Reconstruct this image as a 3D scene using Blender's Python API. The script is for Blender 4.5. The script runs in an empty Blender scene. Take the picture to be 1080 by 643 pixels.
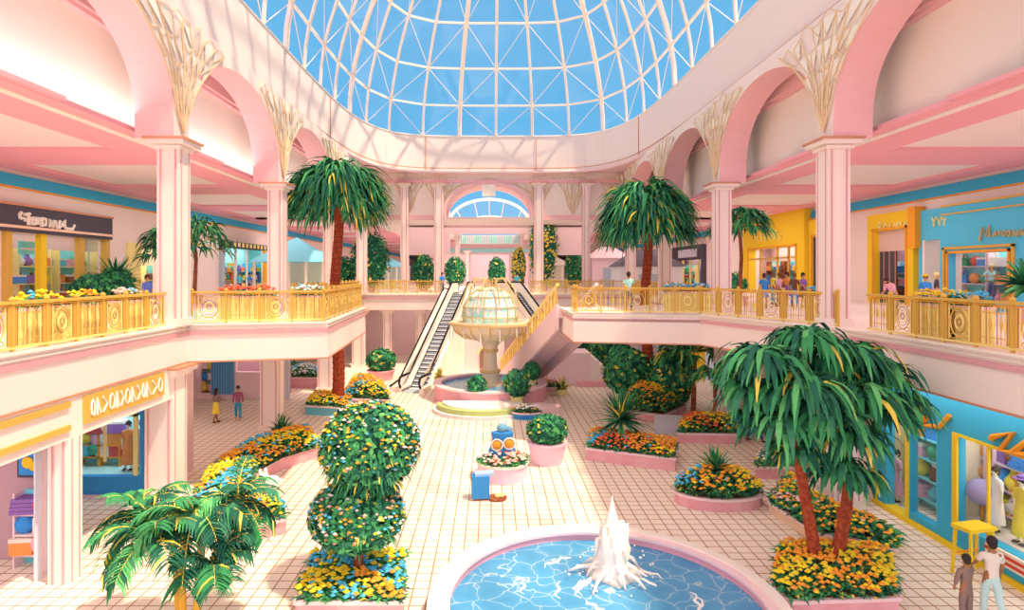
import bpy, bmesh, math, random
from mathutils import Vector, Matrix
PI = math.pi
random.seed(7)
S = bpy.context.scene
COL = S.collection

# ------------------------------------------------------------------ camera, sky, sun, exposure
F, CX, HY, EYE = 640.0, 518.0, 288.0, 7.5       # focal length (px), vanishing point, eye height (m)
cam = bpy.data.objects.new('camera', bpy.data.cameras.new('camera'))
COL.objects.link(cam)
cam.location = (0, 0, EYE); cam.rotation_euler = (PI/2, 0, 0)
cam.data.sensor_width = 36; cam.data.lens = 36*F/1080
cam.data.shift_x = (540-CX)/1080; cam.data.shift_y = -(321.5-HY)/1080
cam.data.clip_end = 600
S.camera = cam
S.view_settings.view_transform = 'Standard'; S.view_settings.look = 'None'
S.view_settings.exposure = 0.0; S.view_settings.gamma = 1.0
S.view_settings.use_curve_mapping = False
S.cycles.max_bounces = 10; S.cycles.diffuse_bounces = 5; S.cycles.transparent_max_bounces = 12
S.cycles.sample_clamp_indirect = 6.0
try: S.cycles.use_denoising = True
except Exception: pass

def lin(h):
    h = h.lstrip('#'); c = [int(h[i:i+2], 16)/255 for i in (0, 2, 4)]
    return tuple(x/12.92 if x <= .04045 else ((x+.055)/1.055)**2.4 for x in c)

world = bpy.data.worlds.new('sky'); S.world = world; world.use_nodes = True
nt = world.node_tree; nt.nodes.clear()
wo = nt.nodes.new('ShaderNodeOutputWorld'); bg = nt.nodes.new('ShaderNodeBackground')
tc = nt.nodes.new('ShaderNodeTexCoord'); sep = nt.nodes.new('ShaderNodeSeparateXYZ'); rp = nt.nodes.new('ShaderNodeValToRGB')
nt.links.new(tc.outputs['Generated'], sep.inputs[0]); nt.links.new(sep.outputs['Z'], rp.inputs[0])
nt.links.new(rp.outputs[0], bg.inputs[0]); nt.links.new(bg.outputs[0], wo.inputs[0])
els = rp.color_ramp.elements
els[0].position = 0.0; els[0].color = (.95, .62, .58, 1)
els[1].position = 0.05; els[1].color = (*lin('76C4F2'), 1)
for p, c in ((.22, lin('6ABEF0')), (.48, lin('6FBDEE')), (.68, (1.15, .95, .92)), (1.0, (1.25, 1.0, .95))):
    e = els.new(p); e.color = (*c, 1)
bg.inputs[1].default_value = 1.0

sun = bpy.data.objects.new('sun', bpy.data.lights.new('sun', 'SUN')); COL.objects.link(sun)
sun.data.energy = 6.2; sun.data.color = (1.0, .76, .52); sun.data.angle = math.radians(2.6)
sun.rotation_euler = Vector((-.37, .19, -.89)).to_track_quat('-Z', 'Y').to_euler()

def area(loc, sx, sy, watts, aim=(0, 0, -1), color=(1, .79, .74), name='ceiling_lamp'):  # lamps left at this default name are added fill lights
    d = bpy.data.lights.new(name, 'AREA'); d.shape = 'RECTANGLE'; d.size = sx; d.size_y = sy
    d.energy = watts; d.color = color
    o = bpy.data.objects.new(name, d); COL.objects.link(o); o.location = loc
    o.rotation_euler = Vector(aim).to_track_quat('-Z', 'Y').to_euler()
    return o
AMB = .74
area((0, -6, 15.5), 20, 9, 2600*AMB, (0, .8, -.5))                 # added unseen fill light, above and behind the viewer
area((0, -8, 4.0), 22, 7, 1500*AMB, (0, 1, .08))                   # added unseen fill light, low behind the viewer
for sx in (-16, 17):                                               # unseen fill lights added under the gallery ceilings and slabs
    for y in (8, 20, 32, 44, 58):
        area((sx, y, 12.05), 6, 7, 340*AMB)
    for y in (14, 26, 40):
        area((sx, y, 4.35), 6, 7, 170*AMB)
for y in (10, 16, 22): area((12.0, y, 4.4), 5, .5, 28, (.45, 0, -1), name='store_fill')                 # added unseen lights that brighten the lower right store
area((-11.45, 18, 12.5), 62, .2, 520, (-.45, 0, 1), name='fascia_fill')       # added unseen strip brightening the left clerestory in place of sun
for y in (60, 76, 95, 118, 140): area((0, y, 12.0), 34, 10, 1100*AMB)  # fill lights added to lift the dark far corridor
area((0, 54, 4.4), 20, 4, 160*AMB)  # added fill light below the back gallery

# ------------------------------------------------------------------ helpers
def XP(px, D): return (px-CX)*D/F
def ZP(py, D): return EYE+(HY-py)*D/F
def FD(py, z=0.0): return F*(EYE-z)/(py-HY)            # distance of a spot on the floor seen at row py
def G(px, py, z=0.0):
    d = FD(py, z); return (XP(px, d), d)

MATS = {}
AMBC = (.84, .63, .61)
def mat(name, hexc, rough=.85, metal=0.0, spec=.15, div=True, emit=0.0):
    if name in MATS: return MATS[name]
    m = bpy.data.materials.new(name); m.use_nodes = True
    b = m.node_tree.nodes['Principled BSDF']
    c = lin(hexc) if isinstance(hexc, str) else hexc
    if div: c = tuple(min(.93, x/a) for x, a in zip(c, AMBC))
    b.inputs['Base Color'].default_value = (*c, 1)
    b.inputs['Roughness'].default_value = rough; b.inputs['Metallic'].default_value = metal
    b.inputs['Specular IOR Level'].default_value = spec
    if emit:
        b.inputs['Emission Color'].default_value = (*c, 1); b.inputs['Emission Strength'].default_value = emit
    MATS[name] = m
    return m

def noisy(name, h1, h2, scale=6, rough=.85, bump=0):
    """two paint tones mottled by noise"""
    m = mat(name, h1, rough); n = m.node_tree; b = n.nodes['Principled BSDF']
    c = [tuple(min(.93, x/a) for x, a in zip(lin(h), AMBC)) for h in (h1, h2)]
    t = n.nodes.new('ShaderNodeTexNoise'); t.inputs['Scale'].default_value = scale; t.inputs['Detail'].default_value = 1
    g = n.nodes.new('ShaderNodeTexCoord'); r = n.nodes.new('ShaderNodeValToRGB')
    r.color_ramp.elements[0].position = .44; r.color_ramp.elements[1].position = .56
    r.color_ramp.elements[0].color = (*c[0], 1); r.color_ramp.elements[1].color = (*c[1], 1)
    n.links.new(g.outputs['Object'], t.inputs['Vector']); n.links.new(t.outputs[0], r.inputs[0]); n.links.new(r.outputs[0], b.inputs['Base Color'])
    return m

W = mat('white_paint', (.93, .84, .80), div=False)
W2 = mat('sunlit_cream_paint', (.93, .88, .80), div=False)
PK = mat('pink_paint', (.93, .46, .53), div=False); PK2 = mat('mid_pink_paint', 'E3A0A3'); PK3 = mat('pale_pink_paint', 'E8B4B6')
LINE = mat('brown_line_paint', 'C07A62'); ROSE = mat('rose_trim', 'D08A90')
BLUE = mat('blue_paint', (.06, .50, .80), div=False); DBLUE = mat('deep_blue_paint', '3C86BB'); SKYB = mat('light_blue', '7DC3E0')
YEL = mat('yellow_paint', 'F0B02C'); GOLD = mat('gold_paint', 'CB9340', .45, 0, .4); GOLD2 = mat('pale_gold', 'E0B66A', .45, 0, .4)
ORG = mat('orange_paint', 'E08A2E'); DARK = mat('dark_plum', '50444C'); BLACK = mat('black_rubber', '1E1A22'); GREY = mat('grey', 'A7A2A8')
LG = mat('lilac_grey', 'C9B8C2'); TAN = mat('tan_paint', 'E8C480'); RED = mat('red_paint', 'C8432F'); TRUNK = noisy('palm_bark', 'A2452C', '8A3524', 9)
BARK2 = noisy('brown_bark', '9A5236', '7C3C2A', 7)
SOIL = mat('soil', '6B4636')
PINKPOT = noisy('terracotta_pink', 'D98D93', 'DD979B', 1.5); LPOT = mat('lilac_pink_pot', 'DDA9B8')
LEAF = [mat('leaf_deep', '245442'), mat('leaf_mid', '3A7C4C'), mat('leaf_light', '5C9A5C'), mat('leaf_gold', 'D9B04A'), mat('leaf_teal', '3A6E54')]
FLW = dict(yellow=mat('flower_yellow', 'F0B62E'), orange=mat('flower_orange', 'E88A32'), red=mat('flower_red', 'DB5A3C'),
           blue=mat('flower_blue', '4E9EC0'), pink=mat('flower_pink', 'EBA59A'), white=mat('flower_white', 'F4E3CC'))
SKIN = mat('skin', 'C98A66'); SKIN2 = mat('tan_skin', 'A66848'); HAIR = mat('dark_hair', '3A2C2E'); HAIRB = mat('brown_hair', '6E4630')

def tile_material(name='floor_tiles', a='FBF0DA', gap='B08A66', size=.37, w=.017):
    m = bpy.data.materials.new(name); m.use_nodes = True; n = m.node_tree; b = n.nodes['Principled BSDF']
    b.inputs['Roughness'].default_value = .7; b.inputs['Specular IOR Level'].default_value = .15
    g = n.nodes.new('ShaderNodeTexCoord'); k = n.nodes.new('ShaderNodeTexBrick')
    k.offset = 0.0; k.squash = 1.0
    k.inputs['Scale'].default_value = 1.0; k.inputs['Mortar Size'].default_value = w
    k.inputs['Mortar Smooth'].default_value = 0.0; k.inputs['Bias'].default_value = 0.0
    k.inputs['Brick Width'].default_value = size; k.inputs['Row Height'].default_value = size
    k.inputs['Color1'].default_value = (.93, .86, .75, 1); k.inputs['Color2'].default_value = (.93, .83, .73, 1)
    k.inputs['Mortar'].default_value = (*[x for x in lin(gap)], 1)
    n.links.new(g.outputs['Object'], k.inputs['Vector']); n.links.new(k.outputs['Color'], b.inputs['Base Color'])
    return m
TILE = tile_material()

def glass_material(name, tint=(1, 1, 1), refl=.06):
    m = bpy.data.materials.new(name); m.use_nodes = True; n = m.node_tree; n.nodes.clear()
    o = n.nodes.new('ShaderNodeOutputMaterial'); mx = n.nodes.new('ShaderNodeMixShader')
    t = n.nodes.new('ShaderNodeBsdfTransparent'); t.inputs[0].default_value = (*tint, 1)
    gl = n.nodes.new('ShaderNodeBsdfGlossy'); gl.inputs['Roughness'].default_value = .05
    mx.inputs[0].default_value = refl
    n.links.new(t.outputs[0], mx.inputs[1]); n.links.new(gl.outputs[0], mx.inputs[2]); n.links.new(mx.outputs[0], o.inputs[0])
    return m
GLASS = glass_material('clear_glass', (.97, .98, 1), .05)
SHOPGLASS = glass_material('shop_glass', (.97, .98, 1), .04)

class MB:
    """collects shapes into one mesh"""
    def __init__(s): s.v = []; s.f = []; s.m = []; s.cur = 0
    def mt(s, i): s.cur = i; return s
    def add(s, vs, fs):
        n = len(s.v); s.v += [tuple(v) for v in vs]
        for f in fs: s.f.append(tuple(n+i for i in f)); s.m.append(s.cur)
        return s
    def box(s, x0, x1, y0, y1, z0, z1):
        x0, x1 = min(x0, x1), max(x0, x1); y0, y1 = min(y0, y1), max(y0, y1); z0, z1 = min(z0, z1), max(z0, z1)
        return s.add([(x0,y0,z0),(x1,y0,z0),(x1,y1,z0),(x0,y1,z0),(x0,y0,z1),(x1,y0,z1),(x1,y1,z1),(x0,y1,z1)],
                     [(3,2,1,0),(4,5,6,7),(0,1,5,4),(1,2,6,5),(2,3,7,6),(3,0,4,7)])
    def cbox(s, x, y, z, sx, sy, sz): return s.box(x-sx/2, x+sx/2, y-sy/2, y+sy/2, z, z+sz)
    def prism(s, pts, z0, z1):
        n = len(pts); a = sum(pts[i][0]*pts[(i+1) % n][1]-pts[(i+1) % n][0]*pts[i][1] for i in range(n))
        if a < 0: pts = pts[::-1]
        return s.add([(x, y, z0) for x, y in pts]+[(x, y, z1) for x, y in pts],
                     [tuple(range(n-1, -1, -1)), tuple(range(n, 2*n))]+[(i, (i+1) % n, n+(i+1) % n, n+i) for i in range(n)])
    def xform_last(s, n0, M):
        for i in range(n0, len(s.v)): s.v[i] = tuple(M @ Vector(s.v[i]))
        return s
    def tube(s, pts, r, n=6, r1=None, cap=True):
        pts = [Vector(p) for p in pts]; k = len(pts); rings = []
        r = [r]*k if not isinstance(r, (list, tuple)) else r
        if r1 is not None: r = [r[0]+(r1-r[0])*i/(k-1) for i in range(k)]
        up = None
        for i, p in enumerate(pts):
            t = (pts[min(i+1, k-1)]-pts[max(i-1, 0)]).normalized()
            if up is None: up = Vector((0, 0, 1)) if abs(t.z) < .9 else Vector((1, 0, 0))
            a = t.cross(up)
            if a.length < 1e-5: a = t.cross(Vector((0, 1, 0.1)))
            a.normalize(); b = a.cross(t); up = b
            rings.append([p+(a*math.cos(2*PI*j/n)+b*math.sin(2*PI*j/n))*r[i] for j in range(n)])
        vs = [q for R in rings for q in R]; fs = []
        for i in range(k-1):
            for j in range(n): fs.append((i*n+j, (i+1)*n+j, (i+1)*n+(j+1) % n, i*n+(j+1) % n))
        if cap: fs += [tuple(range(n)), tuple(range(k*n-1, (k-1)*n-1, -1))]
        return s.add(vs, fs)
    def bar(s, a, b, w, h):
        """square bar from a to b"""
        a, b = Vector(a), Vector(b); t = (b-a).normalized(); up = Vector((0, 0, 1)) if abs(t.z) < .95 else Vector((1, 0, 0))
        x = t.cross(up).normalized()*w/2; y = x.cross(t).normalized()*h/2
        return s.add([a-x-y, a+x-y, a+x+y, a-x+y, b-x-y, b+x-y, b+x+y, b-x+y],
                     [(0,1,2,3),(7,6,5,4),(0,4,5,1),(1,5,6,2),(2,6,7,3),(3,7,4,0)])
    def lathe(s, prof, n=24, c=(0, 0, 0), sx=1, sy=1, cap=True):
        k = len(prof); vs = []; fs = []
        for r, z in prof:
            for j in range(n): vs.append((c[0]+sx*r*math.cos(2*PI*j/n), c[1]+sy*r*math.sin(2*PI*j/n), c[2]+z))
        for i in range(k-1):
            for j in range(n): fs.append((i*n+j, i*n+(j+1) % n, (i+1)*n+(j+1) % n, (i+1)*n+j))
        if cap and prof[0][0] > 1e-4: fs.append(tuple(range(n-1, -1, -1)))
        if cap and prof[-1][0] > 1e-4: fs.append(tuple(range((k-1)*n, k*n)))
        return s.add(vs, fs)
    def ball(s, c, r, n=10, sz=1.0, sx=1.0, sy=1.0, jit=0):
        prof = []
        k = max(4, n//2)
        for i in range(k+1):
            a = -PI/2+PI*i/k; prof.append((max(1e-5, r*math.cos(a)), r*sz*math.sin(a)))
        n0 = len(s.v); s.lathe(prof, n, c, sx, sy)
        if jit:
            for i in range(n0, len(s.v)): s.v[i] = tuple(q+random.uniform(-jit, jit)*r for q in s.v[i])
        return s
    def quad(s, c, u, v): c, u, v = Vector(c), Vector(u), Vector(v); return s.add([c-u-v, c+u-v, c+u+v, c-u+v], [(0,1,2,3)])
    def build(s, name, mats, parent=None, smooth=False, loc=None, rz=0):
        me = bpy.data.meshes.new(name); me.from_pydata(s.v, [], s.f)
        if not isinstance(mats, (list, tuple)): mats = [mats]
        for m in mats: me.materials.append(m)
        for p, i in zip(me.polygons, s.m): p.material_index = min(i, len(mats)-1)
        if smooth:
            for p in me.polygons: p.use_smooth = True
        me.update()
        o = bpy.data.objects.new(name, me); COL.objects.link(o)
        if parent is not None: o.parent = parent
        if loc is not None: o.location = loc
        o.rotation_euler.z = rz
        return o

def tag(o, label, cat, group=None, kind=None):
    o['label'] = label; o['category'] = cat
    if group: o['group'] = group
    if kind: o['kind'] = kind
    return o
def thing(name, label, cat, loc=(0, 0, 0), rz=0, group=None):
    o = bpy.data.objects.new(name, None); COL.objects.link(o); o.empty_display_size = .2
    o.location = loc; o.rotation_euler.z = rz
    return tag(o, label, cat, group)
def struct(name, mb, mats, parent=None, label=None, **k):
    o = mb.build(name, mats, parent, **k)
    if parent is None: o['kind'] = 'structure'
    if label: o['label'] = label
    return o
def dup(root, loc=None, rz=None, sc=None, label=None, group=None):
    r = root.copy(); COL.objects.link(r)
    for k, v in (('label', label), ('group', group)):
        if v: r[k] = v
    if loc is not None: r.location = loc
    if rz is not None: r.rotation_euler.z = rz
    if sc is not None: r.scale = (sc, sc, sc) if not isinstance(sc, (tuple, list)) else sc
    for ch in list(root.children):
        c = ch.copy(); COL.objects.link(c); c.parent = r
        for g in list(ch.children):
            d = g.copy(); COL.objects.link(d); d.parent = c
    return r

def holes_wall(mb, axis, p, t, a0, a1, z0, z1, holes=()):
    """wall in the plane axis=p (thickness p..p+t) from a0 to a1 with rectangular holes (a, b, zlo, zhi)"""
    A = sorted({a0, a1, *[min(max(h[i], a0), a1) for h in holes for i in (0, 1)]})
    Z = sorted({z0, z1, *[min(max(h[i], z0), z1) for h in holes for i in (2, 3)]})
    for i in range(len(A)-1):
        for j in range(len(Z)-1):
            am, zm = (A[i]+A[i+1])/2, (Z[j]+Z[j+1])/2
            if any(min(h[0], h[1]) < am < max(h[0], h[1]) and h[2] < zm < h[3] for h in holes): continue
            if axis == 'x': mb.box(p, p+t, A[i], A[i+1], Z[j], Z[j+1])
            else: mb.box(A[i], A[i+1], p, p+t, Z[j], Z[j+1])
    return mb
# ------------------------------------------------------------------ the building
UP = 5.8                      # upper floor
SB = 4.5                      # underside of the balcony slabs
XL, XR = -10.35, 11.15        # column lines
WL, WR = -21.3, 22.7          # shop walls of the upper galleries
XC = .4
CZ, BZ = 12.1, 11.8           # gallery ceiling, beam undersides
RB, RT = 16.0, 19.0           # ring beam under the dome
COLY = [19.8, 29.4, 39.0, 48.6]
COLY_ALL = [-9, .6, 10.2]+COLY

mb = MB(); mb.box(-30, 30, -14, 200, -.3, 0); struct('floor', mb, TILE)

# upper floor slabs: polygons seen from above
left_poly = [(-10.15, -14), (-10.15, 20.3), (-5.75, 21.3), (-6.35, 30.5), (-10.3, 32.0), (-10.3, 49.5), (-30, 49.5), (-30, -14)]
right_poly = [(10.95, -14), (10.95, 18.6), (8.7, 25.2), (3.55, 26.2), (3.55, 30.5), (10.95, 33), (10.95, 49.5), (30, 49.5), (30, -14)]
back_poly = [(-30, 49.5), (30, 49.5), (30, 200), (-30, 200)]
def slab(name, poly, edge_n):
    mb = MB()
    mb.prism(poly, SB, UP)
    o = struct(name, mb, [W])
    m2 = MB()
    for i in range(edge_n):
        a, b = Vector((*poly[i], 0)), Vector((*poly[i+1], 0)); t = (b-a).normalized(); n = Vector((t.y, -t.x, 0)) 
        cen = Vector((sum(p[0] for p in poly)/len(poly), sum(p[1] for p in poly)/len(poly), 0))
        if (a-cen).dot(n) < 0: n = -n
        for z, h, d, mi in ((UP-.30, .13, .05, 0), (UP-.02, .05, .10, 1), (UP-.155, .03, .06, 1)):
            m2.mt(mi)
            m2.bar(a+n*d/2+Vector((0, 0, z)), b+n*d/2+Vector((0, 0, z)), d, h)
    for i in range(edge_n):
        a, b = Vector((*poly[i], SB+.03)), Vector((*poly[i+1], SB+.03)); m2.mt(2).bar(a, b, .07, .05)
    m2.build('edge_moulding', [ROSE, W2, LINE], o)
    return o
slab('floor_upper_left', left_poly, 5)
slab('floor_upper_right', right_poly, 6)
mb = MB(); mb.prism(back_poly, SB, UP); o = struct('floor_upper_back', mb, W)
mb = MB(); mb.box(-10.3, 10.95, 49.42, 49.5, UP-.36, UP-.24); mb.mt(1).box(-10.3, 10.95, 49.40, 49.5, UP-.08, UP+.02); mb.build('edge_moulding', [ROSE, W2], o)

# gallery ceilings: pale bays framed by pink soffits
mb = MB(); mb.box(-30, XL-1.9, -14, 200, CZ+.12, CZ+.3); mb.box(XR+1.9, 30, -14, 200, CZ+.12, CZ+.3); mb.box(-13, -4.4, 53, 200, CZ+.12, CZ+.3); mb.box(3.9, 13.2, 53, 200, CZ+.12, CZ+.3); mb.box(-4.4, 3.9, 53, 60, CZ+.12, CZ+.3); mb.box(-4.4, 3.9, 78, 200, CZ+.12, CZ+.3)
struct('ceiling', mb, W)
mb = MB()
for sx, xc, xw in ((-1, XL, WL), (1, XR, WR)):
    for y in [-9, .6, 10.2]+COLY+[58.2, 67.8, 77.4, 87, 96.6, 110, 125, 145, 170]:
        mb.box(xc+sx*1.0, xw, y+2.9, y+6.0, CZ, CZ+.12)
    mb.box(xc+sx*1.2, xc+sx*3.7, -14, 200, CZ-.02, CZ+.12)
    mb.box(xw, xw-sx*1.3, -14, 200, CZ-.01, CZ+.12)
for y in (86, 104, 130, 160): mb.box(-8.5, 9.3, y, y+4, CZ, CZ+.12)
for x0, x1 in ((-8.5, -4.5), (4.0, 9.3)): mb.box(x0, x1, 60, 64, CZ, CZ+.12)
o = struct('ceiling_soffit', mb, PK); 
# roof over everything outside the dome, z = RB .. RB+.4
def plan(t, sc=1.0, n=5.0, cy=25.0, a=10.95, b=26.0):
    c, s_ = math.cos(t), math.sin(t)
    return (XC+a*sc*math.copysign(abs(c)**(2/n), c), cy+b*sc*math.copysign(abs(s_)**(2/n), s_))
def even(nseg, sc=1.0, z=0.0):
    """points spaced evenly round the oval"""
    P = [plan(2*PI*i/1440, sc) for i in range(1440)]
    L = [0]
    for i in range(1440): L.append(L[-1]+math.dist(P[i], P[(i+1) % 1440]))
    out = []; j = 0
    for k in range(nseg):
        want = L[-1]*(k+.0)/nseg
        while L[j+1] < want: j += 1
        u = (want-L[j])/max(1e-9, L[j+1]-L[j]); a, b = P[j % 1440], P[(j+1) % 1440]
        out.append((a[0]+(b[0]-a[0])*u, a[1]+(b[1]-a[1])*u))
    return out
N = 160
ring = even(N)
mb = MB()
def toward_rect(p, x0=-31, x1=31, y0=-16, y1=53):
    dx, dy = p[0]-XC, p[1]-25; k = 1e9
    if dx > 1e-6: k = min(k, (x1-XC)/dx)
    if dx < -1e-6: k = min(k, (x0-XC)/dx)
    if dy > 1e-6: k = min(k, (y1-25)/dy)
    if dy < -1e-6: k = min(k, (y0-25)/dy)
    return (XC+dx*k, 25+dy*k)
for i in range(N):
    a, b = ring[i], ring[(i+1) % N]; A, B = toward_rect(a), toward_rect(b)
    mb.add([(*a, RB+.02), (*b, RB+.02), (*B, RB+.02), (*A, RB+.02)], [(0, 1, 2, 3)])
    mb.add([(*a, RT), (*b, RT), (*B, RT), (*A, RT)], [(0, 1, 2, 3)])
struct('ceiling_roof', mb, PK3)
# ring beam
mb = MB()
for i in range(N):
    a, b = ring[i], ring[(i+1) % N]
    mb.add([(*a, RB), (*b, RB), (*b, RT), (*a, RT)], [(0, 1, 2, 3)])
ri = struct('wall_ring', mb, W, smooth=True)
mb = MB()
cl = [(*p, RB) for p in ring]+[(*ring[0], RB)]
mb.tube(cl, .13, 6, cap=False)
mb.mt(1).tube([(XC+(p[0]-XC)*.993, 25+(p[1]-25)*.993, RB+.28) for p in cl], .035, 4, cap=False)
mb.mt(2).tube([(p[0], p[1], RT) for p in cl], .06, 6, cap=False)
mb.build('ring_moulding', [PK3, LINE, W2], ri)
mb = MB()
for px_ in (348, 453, 563, 672):
    D = 50 if 400 < px_ < 620 else 40
    best = min(ring, key=lambda p: (0 if p[1] > 30 else 99)+abs(CX+F*p[0]/max(1, p[1])-px_))
    x, y = XC+(best[0]-XC)*.997, 25+(best[1]-25)*.997
    mb.tube([(x, y, RB+.1), (x, y, RT-.1)], .03, 4)
mb.build('joint_line', LINE, ri)

# dome of glass and ribs
NR, NQ = 44, 12
def dome_pt(p, k, off=0.0):
    phi = math.radians(15*k); c = math.cos(phi)
    return Vector((XC+(p[0]-XC)*c, 25+(p[1]-25)*c, RT+(9+off)*math.sin(phi)+off*.3))
base = even(NR)
KS = [0, 1, 2, 3, 4, 5, 5.8]
gl = MB(); rib = MB(); thin = MB()
for i in range(NR):
    a, b = base[i], base[(i+1) % NR]
    for j in range(len(KS)-1):
        q = [dome_pt(a, KS[j], .06), dome_pt(b, KS[j], .06), dome_pt(b, KS[j+1], .06), dome_pt(a, KS[j+1], .06)]
        gl.add(q, [(0, 1, 2, 3)])
        h = [dome_pt(a, KS[j]), dome_pt(b, KS[j]), dome_pt(b, KS[j+1]), dome_pt(a, KS[j+1])]
        if j < 4:
            thin.bar(h[0], h[2], .035, .035) if (i+j) % 2 else thin.bar(h[1], h[3], .035, .035)
        rib.bar(h[3], h[2], .13, .13)
    if i % 4 == 0 or True:
        rib.tube([dome_pt(a, KS[0]+(5.8-KS[0])*t/12) for t in range(13)], .17 if i % 4 == 0 else .105, 5)
top = [dome_pt(p, 5.8) for p in base]
gl.add([t+Vector((0, 0, .06)) for t in top], [tuple(range(NR))])
o = struct('window_1', rib, W2)
g_ = gl.build('glass', GLASS, o); thin.build('bracing', W2, o)

# columns with capitals
def column(name, x, y, z0, z1, w=.86, cap=True):
    mb = MB(); mb.cbox(x, y, z0, w, w, z1-z0)
    e = w/2
    o = struct(name, mb, W)
    m = MB()
    for ux, uy in ((-1, -1), (1, -1), (-1, 1), (1, 1)):
        m.tube([(x+ux*(e-.12), y+uy*(e+.012), z0), (x+ux*(e-.12), y+uy*(e+.012), z1)], .03, 4)
        m.tube([(x+ux*(e+.012), y+uy*(e-.12), z0), (x+ux*(e+.012), y+uy*(e-.12), z1)], .02, 4)
    m.build('column_groove', ROSE, o)
    if cap:
        m = MB(); m.cbox(x, y, z1-.34, w+.16, w+.16, .12); m.cbox(x, y, z1-.2, w+.5, w+.5, .14); m.mt(1); m.cbox(x, y, z1-.06, w+.62, w+.62, .07)
        m.build('capital', [W, LINE], o)
        m = MB(); m.cbox(x, y, z0, w+.12, w+.12, .25); m.build('column_base', W, o)
    return o
for sx, xc in ((-1, XL), (1, XR)):
    for y in COLY_ALL:
        column('column', xc-sx*0, y, UP, BZ+.02, .72)
        column('column', xc+sx*.25, y, 0, SB, .9)
# extra columns of the back gallery
for px_ in (427, 463, 568, 618):
    x = XP(px_, 51.2)
    column('column', x, 51.2, UP, 15.1, .75 if px_ in (463, 568) else .6)
for x in (-8.6, -5.9, 5.2, 8.6): column('column', x, 50.6, 0, SB, .7)
# arcades over the columns
def arcade(name, xf, xb, ys, z0=BZ, zt=RB):
    fr = MB()
    for y0, y1 in zip(ys[:-1], ys[1:]):
        a, b = y0+.48, y1-.48; m_, hw = (a+b)/2, (b-a)/2; n = 24
        cur = [(m_-hw*math.cos(PI*i/n), z0+.5+(zt-z0-1.0)*math.sin(PI*i/n)**.85) for i in range(n+1)]
        cur = [(a, z0)]+cur+[(b, z0)]
        for (ya, za), (yb, zb) in zip(cur[:-1], cur[1:]):
            if yb-ya > 1e-6:
                for X, inv in ((xf, 0), (xb, 1)):
                    f = (0, 1, 2, 3) if not inv else (3, 2, 1, 0)
                    fr.mt(0).add([(X, ya, za), (X, yb, zb), (X, yb, zt), (X, ya, zt)], [f])
            fr.mt(1).add([(xf, ya, za), (xf, yb, zb), (xb, yb, zb), (xb, ya, za)], [(0, 1, 2, 3)])
    for y in ys:
        fr.mt(0).add([(xf, y-.48, z0), (xf, y+.48, z0), (xf, y+.48, zt), (xf, y-.48, zt)], [(0, 1, 2, 3)])
        fr.mt(0).add([(xf, y-.48, z0), (xb, y-.48, z0), (xb, y+.48, z0), (xf, y+.48, z0)], [(0, 1, 2, 3)])
    return struct(name, fr, [W, PK2])
arcade('wall_arcade_left', XL+.25, XL-1.0, COLY_ALL)
arcade('wall_arcade_right', XR-.25, XR+1.0, COLY_ALL)
for nm, x0, x1 in (('wall_clerestory_left', XL-2.0, XL-1.7), ('wall_clerestory_right', XR+2.0, XR+1.7)):
    mb = MB(); mb.box(x0, x1, -14, 51, CZ-.05, 15.1); mb.mt(1).box(x0, x1+(.2 if x1 > x0 else -.2), -14, 51, 15.1, 15.25)
    mb.box(min(x0, x1)-.3, max(x0, x1)+.3, -14, 51, 15.25, 16.0)
    struct(nm, mb, [W2, PK2])  # brighter cream here stands in for sunlight on the clerestory
# gilded branching tracery on the spandrels
def tracery(mb, pale, o, u, n, h, spread, seed, lean=0.0):
    """a tree-like pattern of gilt branches in the plane (u, z) at o; n: outward normal"""
    R = random.Random(seed); o, u, n = Vector(o), Vector(u), Vector(n); z = Vector((0, 0, 1))
    def lim(t): return .38+(spread-.38)*max(0, (t-.12))**1.7
    pts = []
    for k in range(9):
        s = (k-4)/4; p = [o+n*.05]
        for q in range(1, 6):
            t = q/5; x = s*lim(t)*(.92)+R.uniform(-.08, .08)
            p.append(o+u*x+z*(h*t*(1-.06*abs(s)))+n*.05)
        pts.append(p)
        mb.tube(p, .02 if k % 2 else .035, 4)
    for k in range(8):
        for q in range(1, 6):
            if R.random() < .9: mb.tube([pts[k][q], (pts[k][q]+pts[k+1][q])/2+z*R.uniform(-.25, .35), pts[k+1][min(5, max(1, q+R.choice((-1, 0, 0, 1))))]], .018, 4)
            if q > 1 and R.random() < .75:
                c = (pts[k][q]+pts[k+1][q])/2
                pale.add([pts[k][q]-n*.03, pts[k+1][q]-n*.03, pts[k+1][q-1]-n*.03], [(0, 1, 2)])
TRG = mat('tracery_gold', 'D6A888'); PALE = mat('pale_cream_inlay', (.95, .93, .84), div=False)
for sx, xc in ((1, XL+.25), (-1, XR-.25)):
    for i, y in enumerate(COLY_ALL[2:]):
        a, b = MB(), MB(); tracery(a, b, (xc+sx*.03, y, BZ+.3), (0, 1, 0), (sx, 0, 0), 3.7, 4.0, 11*i+sx)
        o = a.build('spandrel_tracery', TRG)
        side = 'left' if sx > 0 else 'right'
        tag(o, f'gilded branching tracery on the {side} arcade, ' + ['over the column behind the viewer', 'over the nearest visible column', 'over the second column', 'over the third column', 'over the far corner column'][i], 'tracery', 'gilded tree traceries between the arches')
        b.build('cream_inlay', PALE, o)
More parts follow.
